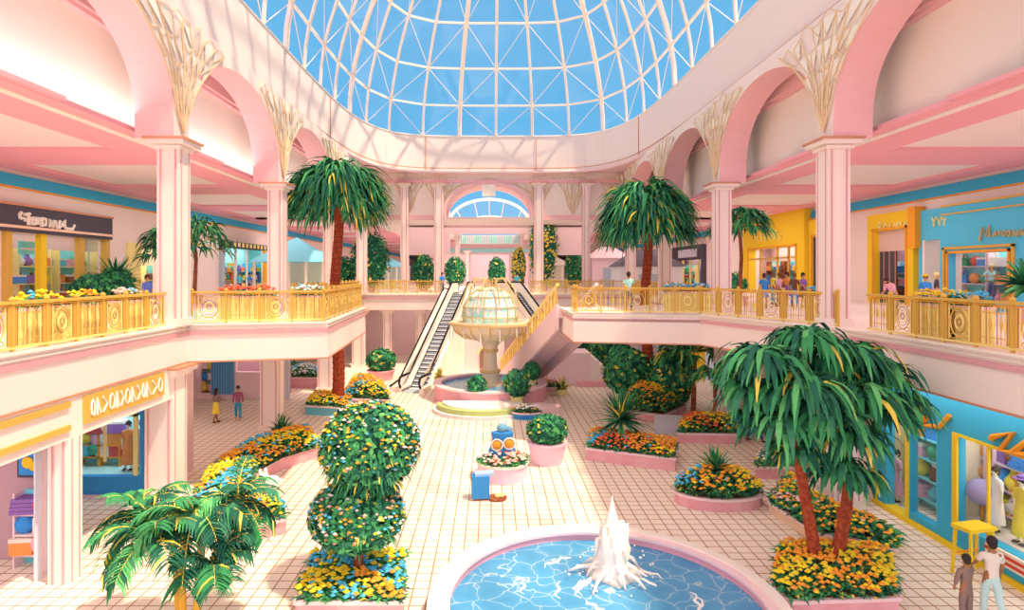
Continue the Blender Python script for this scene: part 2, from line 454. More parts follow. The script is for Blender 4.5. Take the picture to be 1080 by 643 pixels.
# back transom wall with the central arch
mb = MB(); xa, xb = XP(463, 51.5), XP(568, 51.5); xm = (xa+xb)/2; hw = (xb-xa)/2-.6; D = 51.5
mb.box(-23, xa, D, D+.5, CZ, RB+.1); mb.box(xb, 24, D, D+.5, CZ, RB+.1)
n = 24; prev = None
mb.box(xa, xm-hw, D, D+.5, CZ, RB+.1); mb.box(xm+hw, xb, D, D+.5, CZ, RB+.1)
for i in range(n):
    t0, t1 = PI*i/n, PI*(i+1)/n
    x0, z0, x1, z1 = xm-hw*math.cos(t0), CZ+.2+2.6*math.sin(t0), xm-hw*math.cos(t1), CZ+.2+2.6*math.sin(t1)
    for yy, f in ((D, (0, 1, 2, 3)), (D+.5, (3, 2, 1, 0))): mb.mt(0).add([(x0, yy, z0), (x1, yy, z1), (x1, yy, RB+.1), (x0, yy, RB+.1)], [f])
    mb.mt(1).add([(x0, D, z0), (x1, D, z1), (x1, D+2.5, z1), (x0, D+2.5, z0)], [(3, 2, 1, 0)])
tw = struct('wall_back_transom', mb, [W, PK2])
mb = MB(); mb.box(-10.5, 11.3, D-.12, D, 15.15, 15.45); mb.box(-10.5, xa+.3, D-.2, D, CZ-.1, CZ+.3); mb.box(xb-.3, 11.3, D-.2, D, CZ-.1, CZ+.3); mb.build('cornice', PK2, tw)
mb = MB()
mb.tube([(xm-(hw+.25)*math.cos(PI*i/24), D-.1, CZ+.2+2.85*math.sin(PI*i/24)) for i in range(25)], .18, 6)
mb.mt(1).tube([(xm-(hw+.75)*math.cos(PI*i/24), D-.06, CZ+.2+3.2*math.sin(PI*i/24)) for i in range(25)], .06, 4)
mb.build('arch_moulding', [PK2, TRG], tw)
mb = MB(); mb.box(xm-.55, xm+.55, D-.3, D, 14.0, 15.0); mb.build('keystone', PALE, tw)
for i, x in enumerate((XP(430, 51), XP(463, 51), XP(568, 51), XP(605, 51), XP(650, 51))):
    a, b = MB(), MB(); tracery(a, b, (x, D-.03, CZ+.4), (1, 0, 0), (0, -1, 0), 3.2, 1.9, 60+i)
    o = a.build('spandrel_tracery', TRG); b.build('cream_inlay', PALE, o)
    tag(o, 'gilded branching tracery on the far transom wall, ' + ['at its left end', 'left of the central arch', 'right of the central arch', 'two columns right of the central arch', 'at its right end'][i], 'tracery', 'gilded tree traceries on the far wall')
# skylight lunette, and the corridor behind the arch
mb = MB(); D2 = 60
mb.box(-9, xm-3.9, D2, D2+.4, UP+3.5, 16); mb.box(xm+3.9, 9, D2, D2+.4, UP+3.5, 16)
mb.box(xm-3.9, xm+3.9, D2, D2+.4, 11.4, 12.5)
struct('wall_corridor', mb, PK3)
mb = MB()
for i in range(16):
    for sx in (0,):
        t0, t1 = PI*i/16, PI*(i+1)/16
        for y in (D2, 78): mb.tube([(xm-3.9*math.cos(t0), y, 12.5+2.3*math.sin(t0)), (xm-3.9*math.cos(t1), y, 12.5+2.3*math.sin(t1))], .15, 5)
for i in (3, 6, 8, 10, 13):
    t0 = PI*i/16; mb.bar((xm-3.9*math.cos(t0), D2, 12.5+2.3*math.sin(t0)), (xm-3.9*math.cos(t0), 78, 12.5+2.3*math.sin(t0)), .1, .1)
o = struct('window_2', mb, W2)
mb = MB()
for i in range(16):
    t0, t1 = PI*i/16, PI*(i+1)/16
    mb.add([(xm-4*math.cos(t0), D2, 12.5+2.35*math.sin(t0)), (xm-4*math.cos(t1), D2, 12.5+2.35*math.sin(t1)), (xm-4*math.cos(t1), 78, 12.5+2.35*math.sin(t1)), (xm-4*math.cos(t0), 78, 12.5+2.35*math.sin(t0))], [(0, 1, 2, 3)])
mb.build('glass', GLASS, o)

# outer walls of the galleries, upper floor, with openings for the shops
def LDm(px): return F*-WL/(CX-px)
def RDm(px): return F*WR/(px-CX)
lh = [(LDm(3), LDm(109), UP+.5, 9.3), (LDm(133), LDm(166), UP, 9.3), (LDm(232), LDm(279), UP+.1, 9.6)]
rh = [(RDm(1072), RDm(1008), UP+.4, 8.45), (RDm(998), RDm(978), UP, 9.2), (RDm(962), RDm(928), UP+.05, 9.9), (RDm(888), RDm(860), UP+.05, 10.0), (RDm(848), RDm(797), UP+.05, 9.5), (RDm(745), RDm(710), UP, 9.6)]
mb = MB(); holes_wall(mb, 'x', WL, -.3, -14, 195, UP, CZ+.5, lh); struct('wall_left', mb, W)
mb = MB(); holes_wall(mb, 'x', WR, .3, -14, 195, UP, CZ+.5, rh); struct('wall_right', mb, W)
for nm, x, s_ in (('trim_1', WL, 1), ('trim_2', WR, -1)):
    mb = MB(); mb.box(x, x+s_*.12, -14, 195, 11.35, 11.9); mb.mt(1).box(x, x+s_*.14, -14, 195, 11.30, 11.36); struct(nm, mb, [BLUE, ORG])
mb = MB(); mb.box(-22, 24, 195, 195.4, 0, 16); struct('wall_back', mb, PK3)
# lower floor walls
mb = MB(); holes_wall(mb, 'x', -17.5, -.3, 20.7, 56, 0, SB, [(30, 33.5, .4, 3.2)]); struct('wall_left_lower', mb, PK3)
mb = MB(); mb.box(-18, 20, 56, 56.4, 0, SB); struct('wall_back_lower', mb, PK3)

mb = MB(); holes_wall(mb, 'y', 88, .4, -9, 9.5, UP, CZ+.1, [(-6.5, -3.8, UP, 10.2), (-3.0, 2.6, UP, 10.2), (3.4, 6.5, UP, 10.2)]); mb.mt(1).box(-6.8, 6.8, 87.8, 88, 10.5, 11.1); struct('wall_far_hall', mb, [PK3, mat('cyan_glass_band', '9CCFD0')])
mb = MB(); mb.box(-3.9, 3.5, 70, 70.4, 10.9, 11.8); mb.mt(1)
for k in range(30): mb.box(-3.9+k*.25, -3.8+k*.25, 69.9, 70, 10.9, 11.8)
struct('trim_3', mb, [mat('cyan_glass_band', '9CCFD0'), W2])
for x in (-5.2, -3.9, 3.5, 4.6): column('column', x, 70, UP, 12.1, .5)
column('column', XP(493, 80), 80, UP, 10.5, .5)

mb = MB(); mb.box(-9, 9.5, 97, 97.3, UP, CZ); struct('wall_far_end', mb, PK3); area((0, 92.5, 11.8), 8, 3, 220)  # with a fill light added in front of it
# ------------------------------------------------------------------ shops
def side_pt(side, px, py, off=0.0):
    """a point of the upper shop wall (off metres proud of it) seen at px, py"""
    X = (WL+off) if side < 0 else (WR-off); D = F*abs(X)/abs(px-CX)
    return Vector((X, D, ZP(py, D)))
def low_pt(X, px, py):
    D = F*X/(px-CX); return Vector((X, D, ZP(py, D)))
def strokes(mb, pts_list, r=.05, n=5):
    for p in pts_list: mb.tube(p, r, n)
INT = [mat('shop_rose_wall', 'CF9C94'), mat('shop_mauve_wall', 'B88890'), mat('shop_cream_wall', 'DDB89C')]
def shop_room(name, side, y0, y1, depth, z1, wallmat, watts=90, xw=None, z0=UP, near=True, far=True):
    depth = min(depth, 1.9); y1 += 2.4
    x = (WL-.3 if side < 0 else WR+.3) if xw is None else xw; xb = x+side*depth
    mb = MB(); mb.box(xb, xb+side*.15, y0-.15, y1+.15, z0, z1+.3); (mb.box(x, xb, y0-.15, y0, z0, z1+.3) if near else 0); (mb.box(x, xb, y1, y1+.15, z0, z1+.3) if far else 0)
    mb.box(x, xb, y0, y1, z1+.2, z1+.35)
    struct(name, mb, wallmat)
    area(((x+xb)/2, (y0+y1)/2, z1+.1), min(3, depth*.7), (y1-y0)*.7, watts*.62, color=(1, .88, .8), name='shop_lamp')
COLR = dict(red=mat('goods_red', 'C84A4A'), blue=mat('goods_blue', '3F7FC0'), yellow=mat('goods_yellow', 'F0BE4A'), white=mat('goods_white', 'F0E6DC'), green=mat('goods_green', '3F8F6A'),
            orange=mat('goods_orange', 'E8884A'), purple=mat('goods_purple', '8A5A98'), pink=mat('goods_pink', 'E89AA8'), teal=mat('goods_teal', '58A8B8'), brown=mat('goods_brown', '7A4A3A'))
def g_box(c):
    m = MB(); m.box(-.2, .2, -.15, .15, 0, .3); m.mt(1).box(-.205, .205, -.155, .155, .24, .31); return m, [c, W2]
def g_vase(c):
    m = MB(); m.lathe([(.09, 0), (.16, .1), (.17, .2), (.08, .32), (.06, .38), (.09, .42)], 12); return m, [c]
def g_bag(c):
    m = MB(); m.prism([(-.18, -.1), (.18, -.1), (.15, .1), (-.15, .1)], 0, .3); m.mt(1).tube([(-.1, 0, .3), (-.09, 0, .42), (0, 0, .48), (.09, 0, .42), (.1, 0, .3)], .018, 5); return m, [c, c]
def g_ball(c):
    m = MB(); m.ball((0, 0, .19), .19, 12); return m, [c]
def g_jar(c):
    m = MB(); m.lathe([(.12, 0), (.14, .05), (.14, .28), (.08, .33)], 12); m.mt(1).lathe([(.09, .32), (.09, .4)], 12); return m, [c, W2]
def g_cloth(c):
    m = MB()
    for k in range(4): m.box(-.22+.01*k, .22-.01*(k % 2), -.16, .16, .075*k, .075*k+.065)
    return m, [c]
KINDS = dict(gift_box=g_box, vase=g_vase, shopping_bag=g_bag, toy_ball=g_ball, storage_jar=g_jar, folded_clothes=g_cloth)
_gm = {}
def goods(kind, colr, loc, rz, where, grp, sc=1.35):
    key = (kind, colr)
    if key not in _gm:
        m, ms = KINDS[kind](COLR[colr]); o = m.build(kind, ms, smooth=kind in ('vase', 'toy_ball', 'storage_jar')); _gm[key] = o
    else:
        o = _gm[key].copy(); COL.objects.link(o)
    o.location = loc; o.rotation_euler.z = rz; o.scale = (sc, sc, sc)
    tag(o, f"{colr} {kind.replace('_', ' ')} {where}", kind.split('_')[-1].replace('clothes', 'clothes'), grp)
def shelf_unit(c, rz, w, h, nsh, where, grp, seed, color=None, per=4, depth=.45):
    if abs(c[2]-UP) < .01:                       # upper shops: stand it where the line of sight meets it
        xw_ = WR if c[0] > 0 else WL; xn = xw_+(1.1 if c[0] > 0 else -1.1); c = (xn, c[1]*xn/xw_, c[2])
    """shelf unit standing on the floor with goods on it; rz turns its open front (-Y) """
    R = random.Random(seed); c = Vector(c)
    t = thing('display_shelf', f'display shelf unit holding mixed goods {where}', 'shelf', c, rz)
    fr = MB(); fr.box(-w/2, -w/2+.05, 0, depth, 0, h); fr.box(w/2-.05, w/2, 0, depth, 0, h); fr.build('side_panel', color or TAN, t)
    bk = MB(); bk.box(-w/2, w/2, depth, depth+.03, 0, h); bk.build('back_panel', SKYB, t)
    M = Matrix.Rotation(rz, 3, 'Z'); combos = [(k, q) for k in KINDS for q in COLR]; R.shuffle(combos)
    for s_ in range(nsh):
        z = .35+s_*(h-.35)/nsh
        b = MB(); b.box(-w/2+.05, w/2-.05, 0, depth, z-.05, z); b.build('shelf_board', color or TAN, t)
        for i in range(per):
            k, q = combos.pop()
            x = -w/2+w*(i+.5)/per+R.uniform(-.05, .05)
            goods(k, q, c+M @ Vector((x, depth*.45, z)), rz+R.uniform(-.2, .2), f"on {['the lowest', 'the second', 'the third', 'the top'][s_]} shelf {where}", 'goods on the shop shelves')

# --- upper left: shop under a dark sign board
y0, y1 = LDm(3), LDm(109)
shop_room('wall_shop_1', -1, 24, y1+.6, 5, 9.5, INT[0], 130)
t = thing('shop_sign', 'dark plum sign board with cream lettering JHEDNVL over the left shop', 'sign', (0, 0, 0))
m = MB(); m.box(WL, WL+.35, 20, y1+.25, 9.35, 10.55); m.build('sign_board', DARK, t)
m = MB(); m.box(WL+.3, WL+.42, 20, y1+.3, 9.5, 9.62); m.mt(1).box(WL+.3, WL+.4, 20, y1+.3, 10.5, 10.6); m.build('sign_trim', [mat('peach_trim', 'F0B09A'), LINE], t)
m = MB()
def c1(x, y): return side_pt(-1, 10+x*80/1080, 215+y*40/540, .40)
for s_ in ([(170, 115), (140, 150), (150, 195), (180, 205)], [(200, 150), (290, 140)], [(270, 130), (265, 300)], [(215, 190), (215, 230), (300, 210)], [(310, 200), (430, 200), (350, 290), (310, 290), (320, 220)],
           [(350, 235), (430, 235), (425, 275), (370, 280)], [(460, 200), (460, 300)], [(460, 205), (515, 215), (515, 300), (440, 305)], [(570, 330), (570, 225), (620, 330), (630, 230)], [(650, 235), (670, 340), (720, 240)],
           [(700, 350), (790, 240), (795, 350)], [(720, 310), (790, 310)], [(800, 350), (900, 360), (925, 300)]):
    m.tube([c1(*p) for p in s_], .075, 5)
m.build('lettering', PALE, t)
t = thing('shop_window', 'gold framed display window under the dark sign board, three panes', 'window', (0, 0, 0))
for px in (5, 42, 83, 110):
    D = LDm(px); m = MB(); m.box(WL-.1, WL+.2, D-.18, D+.18, UP, 9.35); m.build('window_post', GOLD if px != 42 else YEL, t)
m = MB(); m.box(WL-.1, WL+.2, y0, y1, UP, UP+.5); m.build('window_sill', ORG, t)
m = MB(); m.box(WL-.16, WL-.14, y0-2, y1, UP+.5, 9.35); m.build('pane', SHOPGLASS, t)
for i, (py_, w) in enumerate(((27.6, 2.2), (30.2, 2.2), (32.8, 1.6))):
    shelf_unit((WL-3.6, py_+.8, UP), PI/2, w, 2.9, 3, f"in the dark-signed shop, {['left', 'middle', 'right'][i]} pane", '', 30+i, per=4)
m = MB(); m.box(-.9, .9, -.03, .03, 0, .6); m.mt(1).box(-.8, .8, -.04, -.03, .2, .3)
o = m.build('hanging_sign', [SKYB, W2], loc=(WL-.6, 29.0, 8.4), rz=PI/2); tag(o, 'pale blue hanging placard inside the dark-signed shop window', 'sign')

# tan doorway next to it, and the opening beyond
m = MB(); m.box(WL, WL+.1, LDm(133), LDm(147), UP, 9.3); m.box(WL-.1, WL, LDm(133), LDm(147), UP, 9.3); o = m.build('door_1', TAN); o['kind'] = 'structure'
m = MB(); m.tube([(WL+.12, LDm(144), UP+1), (WL+.2, LDm(144), UP+1), (WL+.2, LDm(144), UP+1.3)], .03, 5); m.build('door_handle', GOLD, o)
shop_room('wall_shop_2', -1, LDm(133), LDm(168), 4, 9.4, INT[2], 150)
shelf_unit((WL-3.3, 38.3, UP), PI/2, 1.8, 2.2, 2, 'in the opening beside the tan door', '', 41, per=3)
# framed cafe front further along on the left
a, b = LDm(232), LDm(279)
shop_room('wall_shop_3', -1, a, b, 4, 9.7, mat('shop_blue_wall', '9CC4DC'), 240)
t = thing('storefront', 'grey canopied shop front with an orange right post on the left gallery', 'shop front', (0, 0, 0))
m = MB(); m.box(WL, WL+.25, a-.2, a+.35, UP, 10.0); m.build('post', GREY, t)
m = MB(); m.box(WL, WL+.25, b-.5, b, UP, 9.6); m.build('post', ORG, t)
m = MB(); m.box(WL, WL+1.0, a-.2, b-2, 9.55, 10.0); m.mt(1)
for k in range(9): m.box(WL+1.0, WL+1.03, a+.2+k*.8, a+.6+k*.8, 9.62, 9.95)
m.build('canopy', [DARK, TAN], t)
m = MB(); m.box(WL+.0, WL+.12, a+2.6, a+2.9, UP, 9.6); m.box(WL, WL+.12, a+5, a+5.2, UP, 9.6); m.build('mullion', W2, t)
for i in range(3): shelf_unit((WL-3.2, a+1.4+i*2.9, UP), PI/2, 2.4, 2.6, 3, f"in the canopied shop, {['left', 'middle', 'right'][i]} unit", '', 50+i, per=4, color=[ORG, BLUE, BLUE][i])

# --- upper right: big yellow shop
def rspan(px0, px1): return sorted((RDm(px0), RDm(px1)))
def frame_front(name, label, px0, px1, ztop, op, zo, color, off=.35, depth=4, room=INT[0], watts=200, sill=0.0):
    """a painted shop front standing off the right wall with one opening op=(pxa,pxb) up to zo"""
    t = thing(name, label, 'shop front', (0, 0, 0)); a, b = rspan(px0, px1); oa, ob = rspan(*op); x0, x1 = WR-off, WR
    m = MB(); holes_wall(m, 'x', x0, off, a, b, UP, ztop, [(oa, ob, UP+sill, zo)]); m.build('facade', color, t)
    m = MB()
    for (p, q, r_, s_) in ((oa-.12, oa, UP, zo+.12), (ob, ob+.12, UP, zo+.12), (oa-.12, ob+.12, zo, zo+.12)): m.box(x0-.06, x0, p, q, r_, s_)
    m.build('opening_trim', ORG, t)
    return t, a, b, oa, ob
t, a, b, oa, ob = frame_front('storefront', 'large bright yellow shop front with a wide opening, leftmost on the right gallery', 791, 857, 12.1, (797, 848), 9.5, YEL, .6)
def letters(t, side, rows, off, r, m_, name='lettering'):
    m = MB()
    for s_ in rows: m.tube([side_pt(side, x, y, off) for x, y in s_], r, 5)
    m.build(name, m_, t)
PEACH = mat('peach_lettering', 'F0C98A')
letters(t, 1, [[(799, 254), (799, 248), (797, 251), (799, 254)], [(803, 254), (803, 246)], [(807, 254), (807, 245), (810, 251), (813, 244), (814, 253)], [(817, 253), (817, 244), (821, 244)], [(817, 248), (820, 248)], [(824, 247), (822, 249), (824, 251), (822, 254)]], .66, .06, PEACH)
m = MB()
for px in (808, 826, 838): D = RDm(px); m.box(WR-.5, WR-.38, D-.1, D+.1, UP, 9.5)
m.box(WR-.5, WR-.4, oa, ob, 8.6, 8.75); m.build('mullion', GOLD, t)
shop_room('wall_shop_4', 1, oa, ob, 4, 9.7, INT[0], 260)
for i in range(2): shelf_unit((WR+3.6, oa+1.8+i*3.0, UP), -PI/2, 2.6, 2.7, 3, f"in the big yellow shop, {['right', 'left'][i]} unit", '', 60+i, per=4, color=BARK2)
# narrow yellow shop with script in its window
t, a, b, oa, ob = frame_front('storefront', 'narrow golden shop front with white script in its window, next to the big yellow one', 857.5, 891, 11.2, (861, 888), 10.05, YEL, .3)
letters(t, 1, [[(868, 241), (872, 238), (870, 243)], [(874, 243), (874, 238)], [(877, 243), (878, 238), (880, 243), (882, 237), (884, 243)], [(886, 243), (886, 237)]], .36, .05, PEACH)
letters(t, 1, [[(863, 252), (869, 250), (866, 260), (863, 262)], [(871, 263), (874, 252)], [(878, 263), (881, 250)], [(872, 258), (880, 256)], [(884, 263), (884, 251), (888, 253), (885, 257), (888, 261), (884, 263)]], .1, .09, W2, 'window_script')
m = MB(); m.box(WR-.2, WR-.1, oa, ob, 9.0, 9.12); m.box(WR-.2, WR-.1, ob-.25, ob, UP, 10); m.build('mullion', DARK, t)
shop_room('wall_shop_5', 1, oa, ob, 4, 10.1, INT[0], 120)
shelf_unit((WR+3.4, (oa+ob)/2, UP), -PI/2, 2.6, 2.7, 3, 'in the shop with white window script', '', 70, per=4)
# third yellow shop with a half lowered blind
t, a, b, oa, ob = frame_front('storefront', 'golden shop front with a half lowered beige blind and dark doorway', 921, 970, 10.9, (928, 962), 9.95, YEL, .35)
letters(t, 1, [[(927, 240), (930, 236), (928, 234), (926, 238), (929, 241)], [(932, 240), (934, 236), (936, 239)], [(938, 239), (940, 235)], [(943, 239), (943, 235), (946, 239), (947, 234)], [(950, 238), (950, 233)], [(953, 238), (955, 234), (957, 237)], [(960, 238), (960, 232)]], .42, .045, PEACH)
m = MB(); m.box(WR-.05, WR+.02, oa, ob, 8.75, 9.95); m.build('blind', mat('beige_blind', 'D3A59A'), t)
m = MB(); oc = RDm(945); m.box(WR, WR+.08, oc, ob, UP, 8.75); m.mt(1)
for k in range(4): m.box(WR-.03, WR, oc+k*.5, oc+k*.5+.06, UP, 8.75)
m.build('dark_door', [DARK, LINE], t)
shop_room('wall_shop_6', 1, oa, ob, 3, 9.9, INT[1], 70)
shelf_unit((WR+2.3, oa+.9, UP), -PI/2, 1.6, 2.4, 3, 'in the shop with the lowered blind', '', 74, per=3, color=W2)
m = MB(); D = RDm(970.5); m.box(WR-.6, WR-.1, D-.45, D+.1, UP+3, 11.0); o = m.build('awning_bracket', ORG); tag(o, 'orange bracket box between the golden and the blue shop', 'bracket')
# blue shop
t, a, b, oa, ob = frame_front('storefront', 'sky blue shop front with gold script and a gold framed window on the right gallery', 1150, 1000, 10.8, (1072, 1008), 8.45, mat('shop_blue', '55A8D6'), .35, sill=.4)
m = MB(); m.box(WR-.40, WR-.35, 20, b, 10.35, 10.42); m.box(WR-.40, WR-.35, 20, b, 10.75, 10.85); m.build('gold_line', GOLD, t)
letters(t, 1, [[(1033, 254), (1036, 240), (1040, 250), (1043, 238), (1044, 250)], [(1047, 249), (1050, 244), (1051, 249)], [(1054, 248), (1054, 243)], [(1060, 243), (1057, 246), (1060, 249)], [(1063, 244), (1061, 247), (1064, 249), (1066, 245), (1063, 243)], [(1069, 249), (1069, 243), (1073, 249), (1074, 243)], [(1077, 248), (1077, 242), (1080, 248), (1083, 242), (1084, 248)]], .42, .055, mat('antique_gold', 'B89A70'))
m = MB()
for (p, q, r_, s_) in ((oa-.35, oa-.2, UP+.2, 8.75), (ob+.2, ob+.35, UP+.2, 8.75), (oa-.35, ob+.35, 8.65, 8.78), (oa-.35, ob+.35, UP+.15, UP+.3)): m.box(WR-.42, WR-.35, p, q, r_, s_)
m.build('window_frame', GOLD, t)
m = MB(); m.box(WR-.2, WR-.18, oa, ob, UP+.4, 8.45); m.build('pane', SHOPGLASS, t)
shop_room('wall_shop_7', 1, oa-1, ob-1.9, 4, 8.9, INT[0], 60, far=False)
for i in range(2): shelf_unit((WR+2.6, oa+.7+i*1.75, UP), -PI/2, 1.75, 2.9, 3, f"in the blue shop window, {['right', 'left'][i]} unit", '', 80+i, per=3, color=PK3)
t = thing('shop_entrance', 'recessed shop entrance with white side panel left of the blue window', 'entrance', (0, 0, 0)); a, b = rspan(1000, 975)
m = MB(); holes_wall(m, 'x', WR-.3, .3, a, b, UP, 10.75, [(RDm(998), RDm(979), UP, 9.2)]); m.build('surround', mat('shop_blue', '55A8D6'), t)
m = MB(); m.box(WR-.3, WR+.6, RDm(981), RDm(979), UP, 9.2); m.build('side_panel', W2, t)
letters(t, 1, [[(983, 229), (985, 234), (987, 229)], [(985, 234), (985, 239)], [(989, 229), (991, 238), (993, 229)], [(994, 229), (996, 233), (998, 229)], [(996, 233), (996, 238)]], .36, .045, TAN)
shop_room('wall_shop_8', 1, b-1.2, b-1.2, 3, 9.3, INT[1], 30, near=False)
shelf_unit((WR+2.2, (a+b)/2, UP), -PI/2, 1.4, 2.7, 3, 'in the entrance beside the blue shop', '', 85, per=3, color=W2)
# far right dark shop front and pale neighbours
t = thing('storefront', 'dark framed shop front behind the tall right palm', 'shop front', (0, 0, 0)); a, b = rspan(745, 709)
m = MB(); holes_wall(m, 'x', WR-.3, .3, a, b, UP, 10.6, [(a+.8, b-1.5, UP, 9.0)]); m.build('facade', DARK, t)
m = MB(); m.box(WR-.5, WR-.3, a+2, b-4, 9.3, 10.2); m.build('sign_panel', LG, t)
for k in range(5): D = a+1.5+k*2.6; m = MB(); m.box(WR-.35, WR-.2, D, D+.3, UP, 9.0); m.build('post', TAN, t)
shop_room('wall_shop_9', 1, a, b, 4, 9.6, INT[1], 200)
shelf_unit((WR+3.2, (a+b)/2, UP), -PI/2, 5, 2.7, 3, 'in the dark framed far shop', '', 88, per=4)

# kiosks on the far gallery floor
def kiosk(label, x, y, w, d, h, roofh, wallm, roofm, ridge=True, gaps=False):
    t = thing('kiosk', label, 'kiosk', (x, y, UP))
    if gaps:
        for i in range(5):
            for j in (0, 1): m = MB(); m.cbox(-w/2+w*i/4, -d/2+d*j, 0, .16, .16, h); m.build('post', W2, t)
        m = MB(); m.box(-w/2, w/2, -d/2+.4, -d/2+.5, 0, 1.0); m.build('counter', TAN, t)
        m = MB(); m.box(-w/2+.3, w/2-.3, d/2-.2, d/2-.1, 0, h); m.build('back_panel', PALE, t)
    else:
        m = MB(); m.box(-w/2, w/2, -d/2, d/2, 0, h); m.build('body', wallm, t)
        m = MB(); m.box(-w*.2, w*.1, -d/2-.04, -d/2, 0, h*.7); m.build('door', GREY, t)
    m = MB(); e = .3
    v = [(-w/2-e, -d/2-e, h), (w/2+e, -d/2-e, h), (w/2+e, d/2+e, h), (-w/2-e, d/2+e, h)]
    top = [(-w*.18, 0, h+roofh), (w*.18, 0, h+roofh)] if ridge else [(-.02, 0, h+roofh), (.02, 0, h+roofh)]
    m.add(v+top, [(3, 2, 1, 0), (0, 1, 5, 4), (1, 2, 5), (2, 3, 4, 5), (3, 0, 4)]); m.build('roof', roofm, t)
    return t
kiosk('grey roofed lilac kiosk behind the tall right palm', XP(681, 56), 56, 5.6, 4, 2.3, 1.6, mat('lilac_wall', 'D8C4D0'), mat('slate_roof', '6A5E68'))
kiosk('pink walled kiosk left of the grey roofed kiosk', XP(640, 62), 62, 3.6, 4, 3.2, 1.2, PK3, PK3)
kiosk('blue roofed pavilion with white posts on the left gallery', XP(322, 46), 44, 4.8, 3.5, 2.5, 1.8, PALE, mat('awning_blue', '7FB8DC'), False, True)
kiosk('small white awning stall right of the central portal', XP(583, 70), 70, 3.6, 3, 2.6, 1.2, PALE, W2, False, True)
kiosk('small blue awning stall left of the central portal', XP(412, 66), 66, 3.6, 3, 2.4, .9, PALE, mat('awning_blue', '7FB8DC'), False, True)

# --- lower left: store under the slab
m = MB(); m.box(-10.5, -10.17, 6, 20.2, 3.5, SB); o = struct('wall_left_fascia', m, W)
m = MB(); m.box(-10.16, -10.1, 6, 14.6, 4.28, 4.42); m.box(-10.16, -10.1, 6, 14.6, 3.72, 3.86); m.build('gold_stripe', GOLD, o)
t = thing('shop_sign', 'golden sign panel with cream cut-out pattern over the lower left window', 'sign', (0, 0, 0))
m = MB(); m.box(-10.17, -10.10, 15.1, 18.75, 3.75, 4.44); m.build('sign_board', GOLD, t)
m = MB(); R = random.Random(3); y = 15.3
k = 0
while y < 18.5:
    w = R.choice((.1, .14, .18, .22)); zc = 4.1
    if k % 3 == 0: m.tube([Vector((-10.08, y+w/2+w*.5*math.cos(a_), zc+.2*math.sin(a_))) for a_ in [2*PI*q/8 for q in range(9)]], .03, 4)
    elif k % 3 == 1: m.tube([(-10.08, y, zc-.22), (-10.08, y, zc+.22)], .035, 4); m.tube([(-10.08, y, zc+.2), (-10.08, y+w, zc-.2)], .03, 4)
    else: m.tube([(-10.08, y, zc+.2), (-10.08, y+w, zc), (-10.08, y, zc-.2)], .03, 4)
    y += w+.09; k += 1
m.build('lettering', PALE, t)
column('column', -10.42, 14.85, 0, 3.5, .5, False)
column('column', -10.55, 12.55, 0, 3.5, .22, False)
# entrance of the near left shop
m = MB(); m.box(-17, -11.1, 15.9, 16.1, 0, SB); m.box(-16.9, -16.7, 6, 16, 0, SB); m.box(-17, -10.5, 6, 16, 3.9, 4.0); struct('wall_shop_10', m, INT[1])
area((-13.5, 11, 3.8), 4, 6, 200, color=(1, .88, .82), name='shop_lamp')
t = thing('folding_door', 'pink ribbed folding door panel at the lower left shop entrance', 'door', (0, 0, 0))
for k in range(7): m = MB(); m.bar((-11.1+.04*(k % 2), 14.75+k*.16, 1.75), (-11.1+.04*((k+1) % 2), 14.91+k*.16, 1.75), .05, 3.5); m.build('door_panel', PK3 if k % 2 else LG, t)
m = MB(); m.box(-12.3, -11.65, 15.75, 15.85, 2.2, 3.1); m.mt(1).box(-12.25, -11.7, 15.73, 15.75, 2.27, 3.0); m.mt(2).ball((-12.0, 15.7, 2.6), .16, 8, sy=.2); m.ball((-11.85, 15.7, 2.5), .12, 8, sy=.2)
o = m.build('wall_screen', [DARK, COLR['blue'], YEL]); tag(o, 'dark framed picture of yellow lamps inside the lower left entrance', 'picture')
shelf_unit((-11.75, 15.4, 0), 0, .8, 1.9, 3, 'inside the lower left entrance', '', 91, per=2, color=PK3, depth=.35)
t = thing('display_counter', 'blue and dark display counter at the bottom left edge', 'counter', (-10.95, 12.2, 0), PI/2)
m = MB(); m.box(-.6, .3, -.1, .5, 0, 1.0); m.build('body', mat('plum_counter', 'A87A84'), t); m = MB(); m.box(-.65, .35, -.15, .55, 1.0, 1.1); m.build('counter_top', LG, t)
m = MB(); m.box(-.6, .3, 0, .4, 1.8, 2.6); m.mt(1).box(-.6, .3, 0, .4, 2.6, 3.3); m.build('display_case', [DARK, DBLUE], t)
m = MB()
for q in (-.55, .25): m.box(q-.03, q+.03, .2, .26, 1.1, 1.8)
m.build('case_post', DARK, t)
# blue window panel facing the hall
t = thing('storefront', 'deep blue shop front with a bright display window beneath the golden sign', 'shop front', (0, 0, 0))
m = MB(); holes_wall(m, 'y', 20.3, .25, -15.5, -11.45, .08, 3.9, [(-14.6, -11.75, .7, 2.75)]); m.build('facade', DBLUE, t)
m = MB(); m.box(-15.5, -11.3, 20.2, 20.6, 0, .1); m.box(-11.45, -11.3, 20.25, 20.6, .1, 3.9); m.build('plinth', PK3, t)
m = MB(); m.box(-11.95, -11.80, 20.25, 20.3, .75, 2.8); m.box(-12.95, -12.85, 20.25, 20.3, 1.2, 2.8); m.box(-12.95, -11.8, 20.25, 20.3, 2.72, 2.82); m.build('window_frame', TAN, t)
m = MB(); m.box(-14.6, -11.75, 20.4, 20.42, .7, 2.75); m.build('pane', SHOPGLASS, t)
m = MB(); m.box(-15.5, -11.45, 22.0, 22.1, 0, 4); m.box(-11.5, -11.4, 20.6, 22.1, 0, 4); m.box(-15.5, -11.4, 20.6, 22.1, 3.4, 3.5); m.box(-15.4, -11.5, 20.6, 22, .55, .68); struct('wall_shop_11', m, mat('display_blue', 'A8D4E4'))
